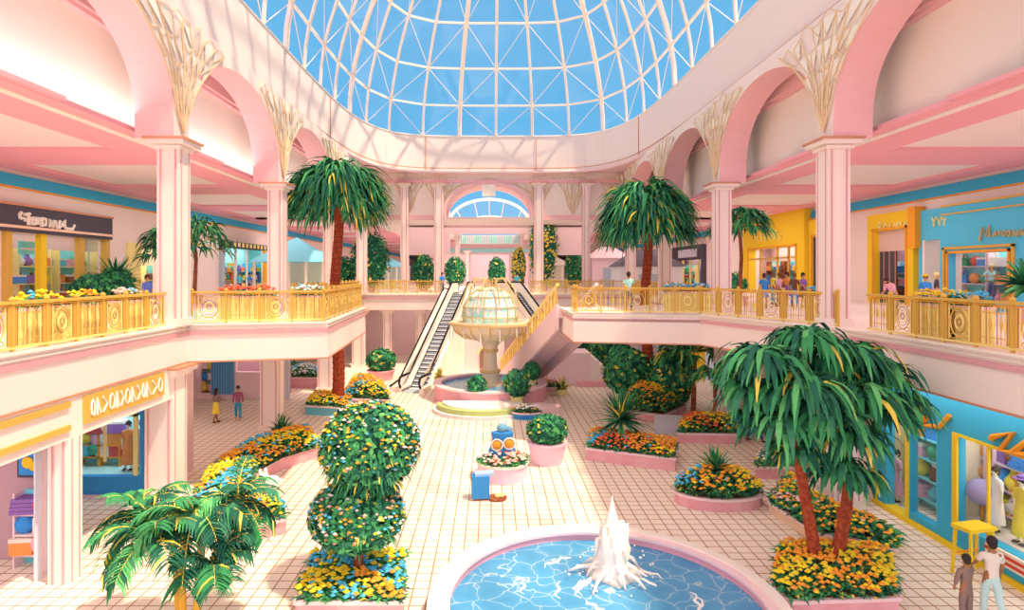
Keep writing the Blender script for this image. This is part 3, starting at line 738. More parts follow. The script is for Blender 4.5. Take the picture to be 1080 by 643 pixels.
area((-13, 21.3, 3.3), 2.5, 1.0, 45, color=(1, .93, .88), name='shop_lamp')
for i, (x, kq) in enumerate(((-14.2, 0), (-13.5, 1))):
    shelf_unit((x, 21.4, .68), 0, .8, 1.6, 3, f"in the lower left window, {['left', 'right'][i]} unit", '', 95+i, per=2, color=ORG, depth=.35)
m = MB(); holes_wall(m, 'x', -11.5, .12, 20.7, 23.2, 0, SB); m.box(-17.5, -11.4, 22.1, 22.25, 0, SB); struct('wall_shop_12', m, PK3)
# shop front at the end of the left aisle
m = MB(); holes_wall(m, 'y', 36.2, .3, -17.6, -12.6, 0, SB, [(XP(203, 36), XP(222, 36), .3, 3.4), (XP(247, 36), XP(276, 36), 1.6, 3.4)]); struct('wall_left_aisle', m, PK3)
m = MB(); m.box(-17.6, -12.6, 38, 38.2, 0, SB); struct('wall_shop_13', m, INT[1]); area((-15, 37.1, 3.9), 4, 1, 50, name='shop_lamp')
t = thing('shutter', 'grey blue ribbed shutter at the end of the left aisle', 'shutter', (0, 0, 0)); m = MB(); m.box(XP(222, 36), XP(246, 36), 36.05, 36.2, .3, 3.5); m.mt(1)
for k in range(9): x = XP(222, 36)+.08+k*.15; m.box(x, x+.04, 36.0, 36.05, .3, 3.5)
m.build('shutter_panel', [mat('shutter_blue', '7C9CB4'), DBLUE], t)
for px_ in (282, 291, 300):
    m = MB(); x = XP(px_, 36); m.box(x, x+.25, 36.0, 36.2, 0, SB); o = m.build('pilaster', LG); tag(o, f"pale pilaster at the end of the left aisle, {dict(zip((282, 291, 300), ('nearest the shutter', 'in the middle', 'farthest from the shutter')))[px_]}", 'pilaster')
shelf_unit((XP(212, 36)+.0, 36.7, 0), 0, 1.0, 3.1, 4, 'behind glass in the left aisle', '', 97, per=2, color=BARK2)
t = thing('shop_sign', 'dark and yellow picture sign above the strolling couple', 'sign', (XP(262, 36), 36.1, 2.3)); m = MB(); m.box(-.8, .8, -.04, .1, 0, 1.2); m.build('sign_board', BARK2, t)
m = MB(); m.box(-.7, .7, -.08, -.04, .15, .3); m.box(-.7, .2, -.08, -.04, .5, .7); m.box(-.2, .6, -.08, -.04, .85, 1.0); m.build('sign_stripe', YEL, t)

# --- lower right: long blue store
XS = 12.55
def lowy(px): return F*XS/(px-CX)
t = thing('storefront', 'long deep blue shop front with orange script on the lower right', 'shop front', (0, 0, 0))
ya, yb = 6.0, lowy(925)
hol = [(lowy(1200), lowy(1007), .75, 3.15), (lowy(988), lowy(958), .35, 3.0), (lowy(956), lowy(934), .1, 3.0)]
m = MB(); holes_wall(m, 'x', XS, .3, ya, yb, .1, 4.2, hol); m.build('facade', BLUE, t)
m = MB(); m.box(XS-.08, XS+.3, ya, yb+.1, 0, .16); m.box(XS-.06, XS, yb-.02, yb+.12, 0, 4.2); m.build('yellow_plinth', YEL, t)
m = MB(); m.box(XS-.05, XS, ya, yb, 4.18, 4.26); m.build('top_trim', ORG, t)
m = MB()
for (p, q, r_, s_) in ((lowy(1011), lowy(1006), .7, 3.2), (lowy(1200), lowy(1011), 3.13, 3.2), (lowy(1045), lowy(1043), .75, 3.15), (lowy(959), lowy(956.5), .1, 3.0)): m.box(XS-.06, XS, p, q, r_, s_)
m.build('window_frame', YEL, t)
m = MB(); m.box(XS-.12, XS-.02, lowy(1200), lowy(1043), .45, .52); m.box(XS-.12, XS-.02, lowy(1200), lowy(1043), .6, .67); m.mt(1).box(XS-.1, XS-.02, lowy(1200), lowy(1043), .38, .74); m.build('sill_stripe', [RED, W2], t)
m = MB(); m.box(XS+.1, XS+.12, ya, lowy(1007), .75, 3.15); m.box(XS+.1, XS+.12, lowy(988), lowy(958), .35, 3.0); m.build('pane', SHOPGLASS, t)
m = MB()
def c5(x, y): return low_pt(XS-.06, 955+x*125/1080, 420+y*70/605)
for s_ in ([(70, 110), (130, 100), (110, 170), (210, 170), (150, 245), (240, 250)], [(240, 250), (310, 260), (400, 155)], [(150, 170), (190, 200)]): m.tube([c5(*p) for p in s_], .07, 5)
for s_ in ([(780, 370), (800, 350), (980, 315), (860, 470), (1000, 500), (1100, 520)], [(980, 490), (1100, 400), (1180, 480)]): m.tube([c5(*p) for p in s_], .08, 5)
m.build('lettering', ORG, t)
m = MB(); m.box(XS+1.8, XS+2, 4, yb+1.5, 0, SB); m.box(XS+.3, XS+1.9, yb+1.3, yb+1.5, 0, SB); m.box(XS+.3, XS+1.9, 4, yb+1.4, 3.6, 3.7); m.box(XS+.3, XS+1.9, lowy(991), lowy(990), 0, SB); struct('wall_shop_14', m, INT[2])
area((XS+1.1, 14, 3.5), 1.2, 5, 80, color=(1, .9, .85), name='shop_lamp'); area((XS+1.1, 19, 3.5), 1.2, 2.4, 35, color=(1, .9, .85), name='shop_lamp')
m = MB(); m.box(XS+.05, XS+.3, yb+.1, 34, 0, SB); struct('wall_right_lower', m, W)
m = MB(); m.box(XS+.4, XS+1.8, 6, lowy(993), .6, .72); struct('wall_shop_ledge', m, W2)
for i, px_ in enumerate((1024, 1062)):
    shelf_unit((XS+1.1, F*(XS+1.1)/(px_-CX), .74), -PI/2, .95, 2.3, 3, f"in the lower right window, {['left', 'right'][i]} unit", '', 110+i, per=3, color=PK3)
shelf_unit((XS+1.2, F*(XS+1.2)/(973-CX), 0), -PI/2, 1.3, 2.9, 4, 'behind the tall lower right pane', '', 115, per=2, color=SKYB)
o = MB().ball((0, 0, .9), .38, 14, sz=.9); o.mt(1).tube([(0, 0, 0), (0, 0, .6)], .04, 6); o.mt(1).lathe([(.25, 0), (.05, .06)], 10)
o = o.build('globe_ornament', [mat('mauve_globe', 'A88AB0'), ORG], smooth=True, loc=(XS+.62, F*(XS+.62)/(1036-CX), .74)); tag(o, 'mauve globe ornament on an orange foot in the large lower right window', 'ornament')
m = MB(); m.box(XS+.3, XS+.32, lowy(956), lowy(934), 0, .1); 
# yellow sandwich stand in front of the blue store
t = thing('display_stool', 'tall yellow wooden display stool before the lower right blue store', 'stool', (*G(1027, 606), 0), .25)
m = MB(); m.box(-.42, .42, -.25, .25, 1.15, 1.24); m.build('seat', YEL, t)
for ux, uy in ((-1, -1), (1, -1), (-1, 1), (1, 1)): m = MB(); m.bar((ux*.4, uy*.23, 0), (ux*.34, uy*.19, 1.16), .06, .06); m.build('leg', YEL, t)
m = MB(); m.bar((-.37, -.21, .5), (.37, -.21, .5), .04, .04); m.bar((-.37, .21, .5), (.37, .21, .5), .04, .04); m.build('stretcher', ORG, t)
# yellow door far right, pale walls under the right gallery
m = MB(); holes_wall(m, 'y', 42.4, .3, XP(695, 42), 20, 0, SB, [(XP(722, 42), XP(746, 42), 0, 3.4)]); struct('wall_right_aisle', m, LG)
m = MB(); m.box(XP(722, 42), XP(746, 42), 42.5, 42.6, 0, 2.6); m.mt(1).box(XP(722, 42), XP(746, 42), 42.5, 42.6, 2.6, 3.4); o = m.build('door_2', [YEL, mat('transom_blue', '8FA8D0')]); o['kind'] = 'structure'
m = MB()
for z in (.5, 1.2, 1.9): m.box(XP(722, 42)+.1, XP(746, 42)-.1, 42.46, 42.5, z, z+.06)
m.build('door_rail', ORG, o)

# ------------------------------------------------------------------ balcony railings
def panel_mesh(k, w=1.0):
    m = MB(); h = .84; z0 = .12; zc = z0+h/2
    for x in (-w/2+.09, w/2-.09): m.mt(0).bar((x, 0, z0), (x, 0, z0+h), .035, .035)
    for x in (-w/2+.14, w/2-.14): m.mt(2).bar((x, 0, z0), (x, 0, z0+h), .016, .016)
    if k == 0:
        for i, r in enumerate((.27, .20, .13, .06)): m.mt((0, 2, 1, 2)[i]).tube([(r*math.cos(2*PI*q/14), 0, zc+r*1.3*math.sin(2*PI*q/14)) for q in range(15)], (.022, .012, .02, .016)[i], 4, cap=False)
        for x in (-.31, .31): m.mt(1).tube([(x, 0, z0), (x, 0, z0+h)], .018, 4)
        for sx in (-1, 1):
            for sz in (-1, 1): m.mt(0).tube([(sx*(.18+.09*math.cos(2*PI*q/8)), 0, zc+sz*(.34+.06*math.sin(2*PI*q/8))) for q in range(9)], .014, 4, cap=False)
    else:
        for i in range(7):
            x = -.3+.1*i; m.mt((1, 0, 2)[i % 3]).tube([(x, 0, z0), (x, 0, z0+.25), (x, 0, z0+.42), (x, 0, z0+.6), (x, 0, z0+h)], [.013, .014, .034, .014, .013] if i % 3 != 2 else .012, 5)
        for z in (z0+.14, z0+h-.14): m.mt(0).bar((-w/2+.09, 0, z), (w/2-.09, 0, z), .02, .02)
    return m
_pan = {}; RAILB = mat('rail_brown', 'A8693C')
def railing(label, pts, zs=None, posts=True):
    """pts: [(x,y,z)] foot line on the slab"""
    t = thing('balcony_railing', label, 'railing', pts[0], 0, 'gilded railings')
    o0 = Vector(pts[0]); P = [Vector(p)-o0 for p in pts]
    tr, br = MB(), MB()
    for a, b in zip(P[:-1], P[1:]):
        tr.bar(a+Vector((0, 0, 1.06)), b+Vector((0, 0, 1.06)), .13, .07); tr.mt(1).bar(a+Vector((0, 0, .99)), b+Vector((0, 0, .99)), .06, .03); tr.mt(0)
        br.bar(a+Vector((0, 0, .08)), b+Vector((0, 0, .08)), .08, .05)
    tr.build('top_rail', [GOLD, ORG], t); br.build('bottom_rail', GOLD2, t)
    k = 0
    for a, b in zip(P[:-1], P[1:]):
        d = b-a; L = math.hypot(d.x, d.y); n = max(1, round(L/1.0)); ang = math.atan2(d.y, d.x)
        for i in range(n):
            c = a+d*(i+.5)/n; key = k % 2
            slope = d.z/max(L, .01)
            if key not in _pan:
                _pan[key] = panel_mesh(key).build('scroll_panel', [GOLD, GOLD2, RAILB], t); q = _pan[key]
            else: q = _pan[key].copy(); COL.objects.link(q); q.parent = t
            q.location = c; q.rotation_euler = (0, -math.atan(slope) if abs(slope) > .05 else 0, ang); q.scale = (L/n, 1, 1); k += 1
            if 'post0' not in _pan:
                m = MB(); m.bar((0, 0, 0), (0, 0, 1.05), .07, .07); m.ball((0, 0, 1.13), .07, 8); _pan['post0'] = m.build('post', GOLD, t); q = _pan['post0']
            else: q = _pan['post0'].copy(); COL.objects.link(q); q.parent = t
            q.location = a+d*i/n
    return t
e = .18
railing('gilded railing along the near left gallery', [(-10.15-e, 8, UP), (-10.15-e, 19.2, UP)])
railing('gilded railing round the left balcony that juts out', [(-10.1, 20.3+e, UP), (-5.75-e, 21.3+e, UP), (-6.35-e, 30.4, UP), (-10.3-e, 32, UP)])
railing('gilded railing along the far left gallery', [(-10.3-e, 32.6, UP), (-10.3-e, 49.0, UP)])
railing('gilded railing along the near right gallery', [(10.95+e, 8, UP), (10.95+e, 17.9, UP)])
railing('gilded railing round the right balcony, behind the white shirted man', [(10.85+e, 19.3, UP), (8.75, 25.2+e, UP), (3.55+e, 26.2+e, UP), (3.55+e, 28.2, UP)])
railing('gilded railing along the far right gallery', [(10.95+e, 33.2, UP), (10.95+e, 49.0, UP)])
railing('gilded railing of the far gallery, left of the escalators', [(-10.3, 49.5+e, UP), (-3.9, 49.5+e, UP)])
railing('gilded railing of the far gallery between the two escalators', [(-1.2, 49.5+e, UP), (.9, 49.5+e, UP)])
railing('gilded railing of the far gallery, right of the escalators', [(3.2, 49.5+e, UP), (10.95, 49.5+e, UP)])

# ------------------------------------------------------------------ escalators and stairs
def escalator(label, bot, top, w=1.0, deckl=.85, deckr=.25, side_to_floor=True):
    bx, by, bz = bot; tx, ty, tz = top
    L = math.hypot(tx-bx, ty-by); H = tz-bz; rz = math.atan2(ty-by, tx-bx)-PI/2
    t = thing('escalator', label, 'escalator', bot, rz)
    fl = 1.0                                       # flat run at each end
    def zz(y): return 0 if y < fl else (H if y > L-fl else H*(y-fl)/(L-2*fl))
    n = 26
    sm = None
    for i in range(n):
        y = fl*.6+(L-1.2*fl)*i/n; z = zz(y+.2)
        if sm is None:
            m = MB(); m.box(-w/2, w/2, 0, (L-1.2*fl)/n+.02, -.3, 0); m.mt(1).box(-w/2, w/2, -.012, 0, -.06, 0); m.mt(2)
            m.box(-w/2, w/2, -.006, 0, -.3, -.06)
            sm = m.build('step', [mat('step_lilac', 'D9C6CC'), BLACK, mat('step_riser', '9A8C96')], t); q = sm
        else: q = sm.copy(); COL.objects.link(q); q.parent = t
        q.location = (0, y, z+.02)
    ys = [-.5, fl, L-fl, L+.5]
    for sx, dk in ((-1, deckl), (1, deckr)):
        x0 = sx*(w/2+.02); x1 = sx*(w/2+.02+dk)
        m = MB()                                    # solid side: deck and outer skirt
        prof = [(y, zz(y)+.28) for y in ys]; base = [(y, max(-bz if side_to_floor else -99, zz(y)-1.0)) for y in ys]
        if side_to_floor: base = [(ys[0], -bz), (ys[-1], -bz)] 
        poly = prof+base[::-1]
        if not side_to_floor: poly = [(y, zz(y)+.28) for y in ys]+[(y, max(-bz, zz(y)-.8)) for y in ys[::-1]]
        k = len(poly); m.add([(x0, y, z) for y, z in poly]+[(x1, y, z) for y, z in poly], [tuple(range(k)), tuple(range(2*k-1, k-1, -1))]+[(i, i+k, (i+1) % k+k, (i+1) % k) for i in range(k)])
        m.build('side_panel', W2, t)
        m = MB(); xm_ = sx*(w/2+.12)                # balustrade with rounded ends and black handrail
        top_ = [(y, zz(y)+.98) for y in [-.35, fl, L-fl, L+.35]]
        pts = [(-.5, .3), (-.75, .6), (-.6, .93)]+top_+[(L+.6, H+.93), (L+.75, H+.6), (L+.5, H+.3)]
        poly = pts; k = len(poly)
        m.add([(xm_-.03, y, z) for y, z in poly]+[(xm_+.03, y, z) for y, z in poly], [tuple(range(k)), tuple(range(2*k-1, k-1, -1))]+[(i, i+k, (i+1) % k+k, (i+1) % k) for i in range(k)])
        m.build('balustrade', W2, t)
        m = MB(); m.tube([(xm_, y, z) for y, z in pts], .075, 6); m.build('handrail', BLACK, t)
        if dk > .5:
            m = MB(); m.tube([(x1-sx*.08, y, z) for y, z in [(-.5, .35)]+[(y, zz(y)+.5) for y in (fl, L-fl)]+[(L+.4, H+.4)]], .06, 6); m.build('outer_rail', BLACK, t)
    m = MB()
    for sx in (-1, 1): m.tube([(sx*w/2, y, zz(y)+.12) for y in ys], .035, 4)
    m.build('skirt_line', BLACK, t)
    m = MB(); m.box(-w/2, w/2, -.6, fl*.6, -.04, .03); m.box(-w/2, w/2, L-fl*.6, L+.6, H-.04, H+.03); m.build('comb_plate', GREY, t)
    return t
escalator('long white escalator with black handrails rising left of the tiered fountain', (XP(436, 38.6), 38.6, 0), (XP(489, 49.3), 49.3, UP), 1.1, .9, .3)
escalator('white escalator with black handrails rising right of the tiered fountain', (XP(590, 42.6), 42.6, 2.2), (XP(536, 49.3), 49.3, UP), 1.0, .25, .25, False)
t = thing('stair_landing', 'pink half landing at the foot of the right escalator', 'landing', (5.1, 41.6, 0))
m = MB(); m.box(-1.3, 1.5, -1.3, 1.2, 0, 2.2); m.build('platform', PK3, t); m = MB()
for k in range(8): m.box(1.5+.28*k, 1.78+.28*k, -1.3, 1.2, 0, 2.2-.25*(k+1))
m.build('steps', W, t)
# gilded staircase from the right balcony down to the hall
A_, B_ = Vector((4.3, 30.3, UP)), Vector((1.7, 44.5, 0)); L = (B_-A_).to_2d().length; rz = math.atan2(B_.y-A_.y, B_.x-A_.x)-PI/2
t = thing('staircase', 'pink staircase with gilded balustrades descending from the right balcony', 'staircase', (A_.x, A_.y, 0), rz)
n = 34; w = 1.9; m = MB()
for i in range(n): m.box(-w/2, w/2, L*i/n, L*(i+1)/n, max(0, UP*(n-i-1)/n-.35), UP*(n-i)/n)
m.build('steps', PK3, t)
for sx in (-1, 1):
    m = MB(); x = sx*(w/2+.07); poly = [(0, UP+.15), (0, UP-1.1), (L-3.1, 0), (L+.3, 0), (L+.3, .15)]; k = len(poly)
    m.add([(x-.07, y, z) for y, z in poly]+[(x+.07, y, z) for y, z in poly], [tuple(range(k)), tuple(range(2*k-1, k-1, -1))]+[(i, i+k, (i+1) % k+k, (i+1) % k) for i in range(k)]); m.build('side_string', PK3, t)
    m = MB(); m.bar((x, 0, UP+1.15), (x, L, 1.15), .14, .1); m.build('handrail', W2 if sx > 0 else GOLD2, t)
    m = MB()
    for i in range(44):
        y = L*(i+.5)/44; z = UP*(1-y/L); m.mt(i % 2).tube([(x, y, z+.1), (x, y, z+.45), (x, y, z+.65), (x, y, z+1.1)], [.03, .05, .03, .03], 4)
        if i % 4 == 1: m.mt(0).tube([(x, y+.25*math.cos(a_), z+.6+.25*math.sin(a_)) for a_ in [2*PI*q/10 for q in range(11)]], .03, 4)
    m.build('balusters', [GOLD, GOLD2], t)

# ------------------------------------------------------------------ fountains
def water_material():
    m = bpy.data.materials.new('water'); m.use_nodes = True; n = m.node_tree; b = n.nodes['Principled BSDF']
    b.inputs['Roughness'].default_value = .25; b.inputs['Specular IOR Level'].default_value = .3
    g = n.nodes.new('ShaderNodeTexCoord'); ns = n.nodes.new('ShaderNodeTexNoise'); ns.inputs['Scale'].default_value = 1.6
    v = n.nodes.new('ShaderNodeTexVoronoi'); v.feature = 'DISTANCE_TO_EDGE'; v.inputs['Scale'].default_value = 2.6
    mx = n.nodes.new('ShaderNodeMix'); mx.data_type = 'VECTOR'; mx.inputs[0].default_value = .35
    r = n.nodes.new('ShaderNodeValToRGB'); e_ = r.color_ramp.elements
    e_[0].position = .0; e_[0].color = (.5, .68, .74, 1); e_[1].position = .022; e_[1].color = (.09, .38, .68, 1)  # pale web: caustic light painted into the water's base colour
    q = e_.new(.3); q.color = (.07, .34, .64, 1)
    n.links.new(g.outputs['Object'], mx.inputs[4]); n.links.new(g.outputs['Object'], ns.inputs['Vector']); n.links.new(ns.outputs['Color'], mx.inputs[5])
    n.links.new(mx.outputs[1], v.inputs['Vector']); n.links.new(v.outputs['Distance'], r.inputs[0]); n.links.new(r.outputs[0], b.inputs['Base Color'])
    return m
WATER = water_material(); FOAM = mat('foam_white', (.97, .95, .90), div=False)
WALLP = mat('pool_wall_pink', 'D88E98')
# front pool
PX, PY_, PR = 2.45, 13.0, 3.75
t = thing('fountain_pool', 'round pink rimmed pool of rippling blue water in the foreground', 'pool', (PX, PY_, 0))
m = MB(); m.lathe([(PR, 0), (PR, .48)], 96, cap=False); m.lathe([(PR-.38, .48), (PR-.38, .08)], 96, cap=False); m.build('pool_wall', WALLP, t, smooth=False)
m = MB(); k = 96
def annulus(m, r0, r1, z0, z1, k=96):
    m.lathe([(r0, z0), (r1, z0+.001), (r1, z1), (r0, z1+.001), (r0, z0)], k, cap=False)
annulus(m, PR-.2, PR+.06, .48, .56); m.mt(1); annulus(m, PR-.42, PR-.2, .46, .53); m.build('rim', [W2, PK3], t)
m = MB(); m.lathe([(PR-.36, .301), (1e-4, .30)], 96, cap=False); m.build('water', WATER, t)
def splash(mb, R, n, h, r, base):
    for i in range(n):
        a = 2*PI*i/n+R.uniform(-.3, .3); rr = r*R.uniform(.4, 1.0); hh = h*R.uniform(.2, .5)
        p = [(0, 0, base+hh*.3)]+[(math.cos(a)*rr*s, math.sin(a)*rr*s, base+hh*4*s*(1-s)*1.0+.02) for s in (.25, .5, .75, 1)]
        mb.tube(p, [.10, .10, .08, .06, .03], 6)
R = random.Random(5); m = MB()
prof = [(.8, 0), (.6, .12), (.5, .4), (.5, .8), (.44, 1.1), (.34, 1.35), (.22, 1.65), (.12, 2.0), (.05, 2.3), (.01, 2.5)]
m.lathe(prof, 12); 
for i in range(len(m.v)): m.v[i] = (m.v[i][0]*(1+R.uniform(-.2, .2)), m.v[i][1]*(1+R.uniform(-.2, .2)), m.v[i][2])
for i in range(8):
    a = 2*PI*i/8+R.uniform(-.2, .2); hh = R.uniform(1.1, 1.7); m.tube([(.2*math.cos(a), .2*math.sin(a), .7), (.34*math.cos(a), .34*math.sin(a), hh), (.45*math.cos(a), .45*math.sin(a), hh*.95), (.52*math.cos(a), .52*math.sin(a), .5)], [.1, .1, .08, .03], 5)
splash(m, R, 13, 1.0, 1.5, .0)
for i in range(60):
    a = R.uniform(0, 2*PI); rr = R.uniform(.5, 1.5); m.ball((rr*math.cos(a), rr*math.sin(a), R.uniform(.0, .9)*(1.7-rr)), R.uniform(.02, .05), 5)
o = m.build('water_jet', FOAM, loc=(PX+.45, PY_+1.55, .31), smooth=True); o.scale = (.78, .78, .74); tag(o, 'white spouting water jet with splashing arcs in the foreground pool', 'water jet')
m = MB()
for i in range(22):
    a0 = R.uniform(0, 2*PI); r0 = R.uniform(.7, 2.4); L_ = R.uniform(.3, .9)
    m.tube([((r0+.06*math.sin(q*1.7))*math.cos(a0+L_*q/6/r0*1.5), (r0+.1*math.sin(q*2.1+i))*math.sin(a0+L_*q/6/r0*1.5), 0) for q in range(7)], [.01, .03, .04, .035, .03, .02, .01], 4)
m.build('foam', FOAM, t, loc=(.35, .6, .30))
# tiered fountain
TX, TY = XP(517, 36.6), 36.6
t = thing('tiered_fountain', 'gilded tiered fountain with crystal dome standing in a round blue pool', 'fountain', (TX, TY, 0))
m = MB(); m.lathe([(3.35, 0), (3.35, .9)], 48, cap=False); m.lathe([(3.0, .9), (3.0, .5)], 48, cap=False); m.build('pool_wall', WALLP, t)
m = MB(); annulus(m, 2.95, 3.42, .88, .98, 48); m.build('rim', PK3, t)
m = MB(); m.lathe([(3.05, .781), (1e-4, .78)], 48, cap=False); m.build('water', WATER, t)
FG = mat('fountain_cream', 'DDB49C'); FG2 = mat('fountain_gold', 'CFA070')
m = MB(); m.lathe([(.95, .5), (.9, .9), (.6, 1.0), (.55, 1.6), (.42, 1.9), (.38, 2.8), (.5, 3.2), (.85, 3.5)], 20); m.mt(1).lathe([(.62, 1.55), (.66, 1.62), (.6, 1.7)], 20); m.lathe([(.46, 2.75), (.52, 2.85), (.46, 2.95)], 20); m.build('pedestal', [FG, FG2], t)
m = MB(); m.lathe([(.8, 3.45), (1.5, 3.6), (2.1, 4.0), (2.3, 4.45), (2.38, 4.5), (2.38, 4.62), (2.15, 4.62), (1.9, 4.3), (.3, 4.2)], 32)
m.mt(1)
for i in range(24): a = 2*PI*i/24; m.tube([(1.6*math.cos(a), 1.6*math.sin(a), 3.62), (2.15*math.cos(a), 2.15*math.sin(a), 4.0), (2.34*math.cos(a), 2.34*math.sin(a), 4.5)], .04, 4)
annulus(m, 2.3, 2.5, 4.42, 4.54, 32); m.build('basin', [FG, FG2], t)
CRY = noisy('crystal_glass', '9CCCD4', 'E8DCCC', 5, .2)
m = MB(); m.lathe([(1.5, 4.3), (1.65, 4.9), (1.6, 5.5), (1.3, 6.1), (.8, 6.5), (.2, 6.7)], 14, sx=1); m.build('crystal_dome', CRY, t)
m = MB()
for i in range(14):
    a = 2*PI*i/14; m.tube([(r_*1.02*math.cos(a), r_*1.02*math.sin(a), z) for r_, z in [(1.5, 4.3), (1.65, 4.9), (1.6, 5.5), (1.3, 6.1), (.8, 6.5), (.2, 6.72)]], .03, 4)
for r_, z in ((1.66, 4.9), (1.62, 5.5), (1.33, 6.1), (.83, 6.5)): m.tube([(r_*math.cos(2*PI*q/28), r_*math.sin(2*PI*q/28), z) for q in range(29)], .03, 4)
for i in range(10):
    a = 2*PI*i/10; m.tube([(.2*math.cos(a), .2*math.sin(a), 6.6), (.5*math.cos(a), .5*math.sin(a), 7.15), (.95*math.cos(a), .95*math.sin(a), 7.2), (1.4*math.cos(a), 1.4*math.sin(a), 6.7), (1.75*math.cos(a), 1.75*math.sin(a), 5.6)], .045, 4)
m.build('gilt_cage', FG2, t)
m = MB(); R = random.Random(9)
for i in range(14):
    a = 2*PI*i/14; m.tube([(2.3*math.cos(a), 2.3*math.sin(a), 4.6), (2.42*math.cos(a), 2.42*math.sin(a), 4.3), (2.45*math.cos(a), 2.45*math.sin(a), 3.7+R.uniform(-.3, .3))], .035, 4)
m.build('water_trickle', mat('pale_water', 'DCE8E4'), t)
# stepped plinth with a low basin in front
t = thing('stepped_basin', 'low half round basin with a yellow green edge before the tiered fountain', 'basin', (XP(509, 33.4), 33.4, 0))
def half(r, z0, z1, k=24): return [( -r*math.cos(PI*i/k), -r*.95*math.sin(PI*i/k)) for i in range(k+1)]
m = MB(); m.prism(half(2.75, 0, .35), 0, .18); m.build('base', mat('plinth_lilac', 'D2B2B4'), t)
m = MB(); m.prism(half(2.5, 0, .5), .18, .42); m.build('edge', mat('yellow_green', 'A9A46A'), t)
m = MB(); m.prism(half(2.2, 0, .5), .42, .5); m.build('top', mat('plinth_top', 'F0DCC0'), t)
t = thing('pink_step', 'pink stone step beside the tiered fountain on its right', 'step', (XP(562, 33), 33, 0)); m = MB(); m.prism([(1.5*math.cos(2*PI*q/16), .9*math.sin(2*PI*q/16)) for q in range(16)], 0, .3); m.build('body', PK3, t)
# niche pavilion behind the fountain
t = thing('niche_pavilion', 'pink pavilion wall with an arched niche behind the tiered fountain', 'pavilion', (XP(500, 46)+.6, 46.6, 0))
m = MB(); m.box(-1.3, 1.7, 0, .8, 0, 3.3); m.build('body', PK3, t); m = MB(); m.box(-1.4, 1.8, -.1, .9, 3.3, 3.5); m.build('cornice', TAN, t)
m = MB(); m.prism([(-.55, 0), (.55, 0), (.55, 1)]+[(.55*math.cos(PI*q/8), 1+.55*math.sin(PI*q/8)) for q in range(1, 8)]+[(-.55, 1)], 0, .06)
m.xform_last(0, Matrix.Translation((.35, 0, .2)) @ Matrix.Rotation(PI/2, 4, 'X')); m.build('niche', mat('niche_brown', '8A5E50'), t)
m = MB(); m.tube([(.35+.62*math.cos(PI*q/10), -.05, 1.25+.62*math.sin(PI*q/10)) for q in range(11)], .06, 5); m.build('niche_arch', TAN, t)
# ------------------------------------------------------------------ plants
BINB = mat('bin_blue', '3A7AB4')
UPV = Vector((0, 0, 1))
def strap(mb, p, d, L, w, droop, segs=3, mi=0, twist=0.0):
    """one long leaf: starts at p heading d, bends down by droop"""
    p = Vector(p); d = Vector(d).normalized(); side = d.cross(UPV)
    if side.length < .05: side = Vector((1, 0, 0))
    side.normalize()
    if twist: side = (side*math.cos(twist)+side.cross(d)*math.sin(twist)).normalized()
    pts = [p]; dd = d.copy()
    for i in range(segs):
        p = p+dd*L/segs; pts.append(p); dd = (dd+Vector((0, 0, -droop*1.6/segs))).normalized()
    vs = []; ws = [.55, 1.0, .8, .45, .2]
    for i, q in enumerate(pts):
        ww = w*(ws[min(4, round(i*4/segs))] if i < segs else .12)/2
        vs += [q-side*ww, q+side*ww]
    mb.mt(mi).add(vs, [(2*i, 2*i+1, 2*i+3, 2*i+2) for i in range(segs)])
def pick_leaf(R, gold=.12, w=(5, 5, 2)):
    if R.random() < gold: return 3
    return R.choices((0, 1, 2, 4), (*w, 2))[0]
def mop(mb, c, rad, h, nf, nl, seed, leafL=1.0, leafw=.14, gold=.12, top=.5):
    """round drooping crown: arching fronds hung with straps"""
    R = random.Random(seed); c = Vector(c)
    for i in range(nf):
        a = R.uniform(0, 2*PI); e = math.asin(R.uniform(-.25, 1.0))
        d = Vector((math.cos(a)*math.cos(e), math.sin(a)*math.cos(e), math.sin(e)*top+.15))
        tip = c+Vector((d.x*rad*.78, d.y*rad*.78, math.sin(e)*h*.5))
        st = c+Vector((0, 0, 0)); dd = (tip-st)
        mb.mt(3 if R.random() < .35 else 1).tube([st, st+dd*.55+UPV*.12*rad, tip], .02*rad/2+.008, 3)
        for k in range(nl):
            b = a+R.gauss(0, .55); f = R.uniform(.72, 1.05); p = st+dd*f+UPV*(.1*rad*(1-f))
            strap(mb, p, (math.cos(b), math.sin(b), R.uniform(-.1, .55)), leafL*R.uniform(.7, 1.15), leafw*R.uniform(.7, 1.2), R.uniform(1.1, 2.0), 4, pick_leaf(R, gold), R.uniform(-.5, .5))
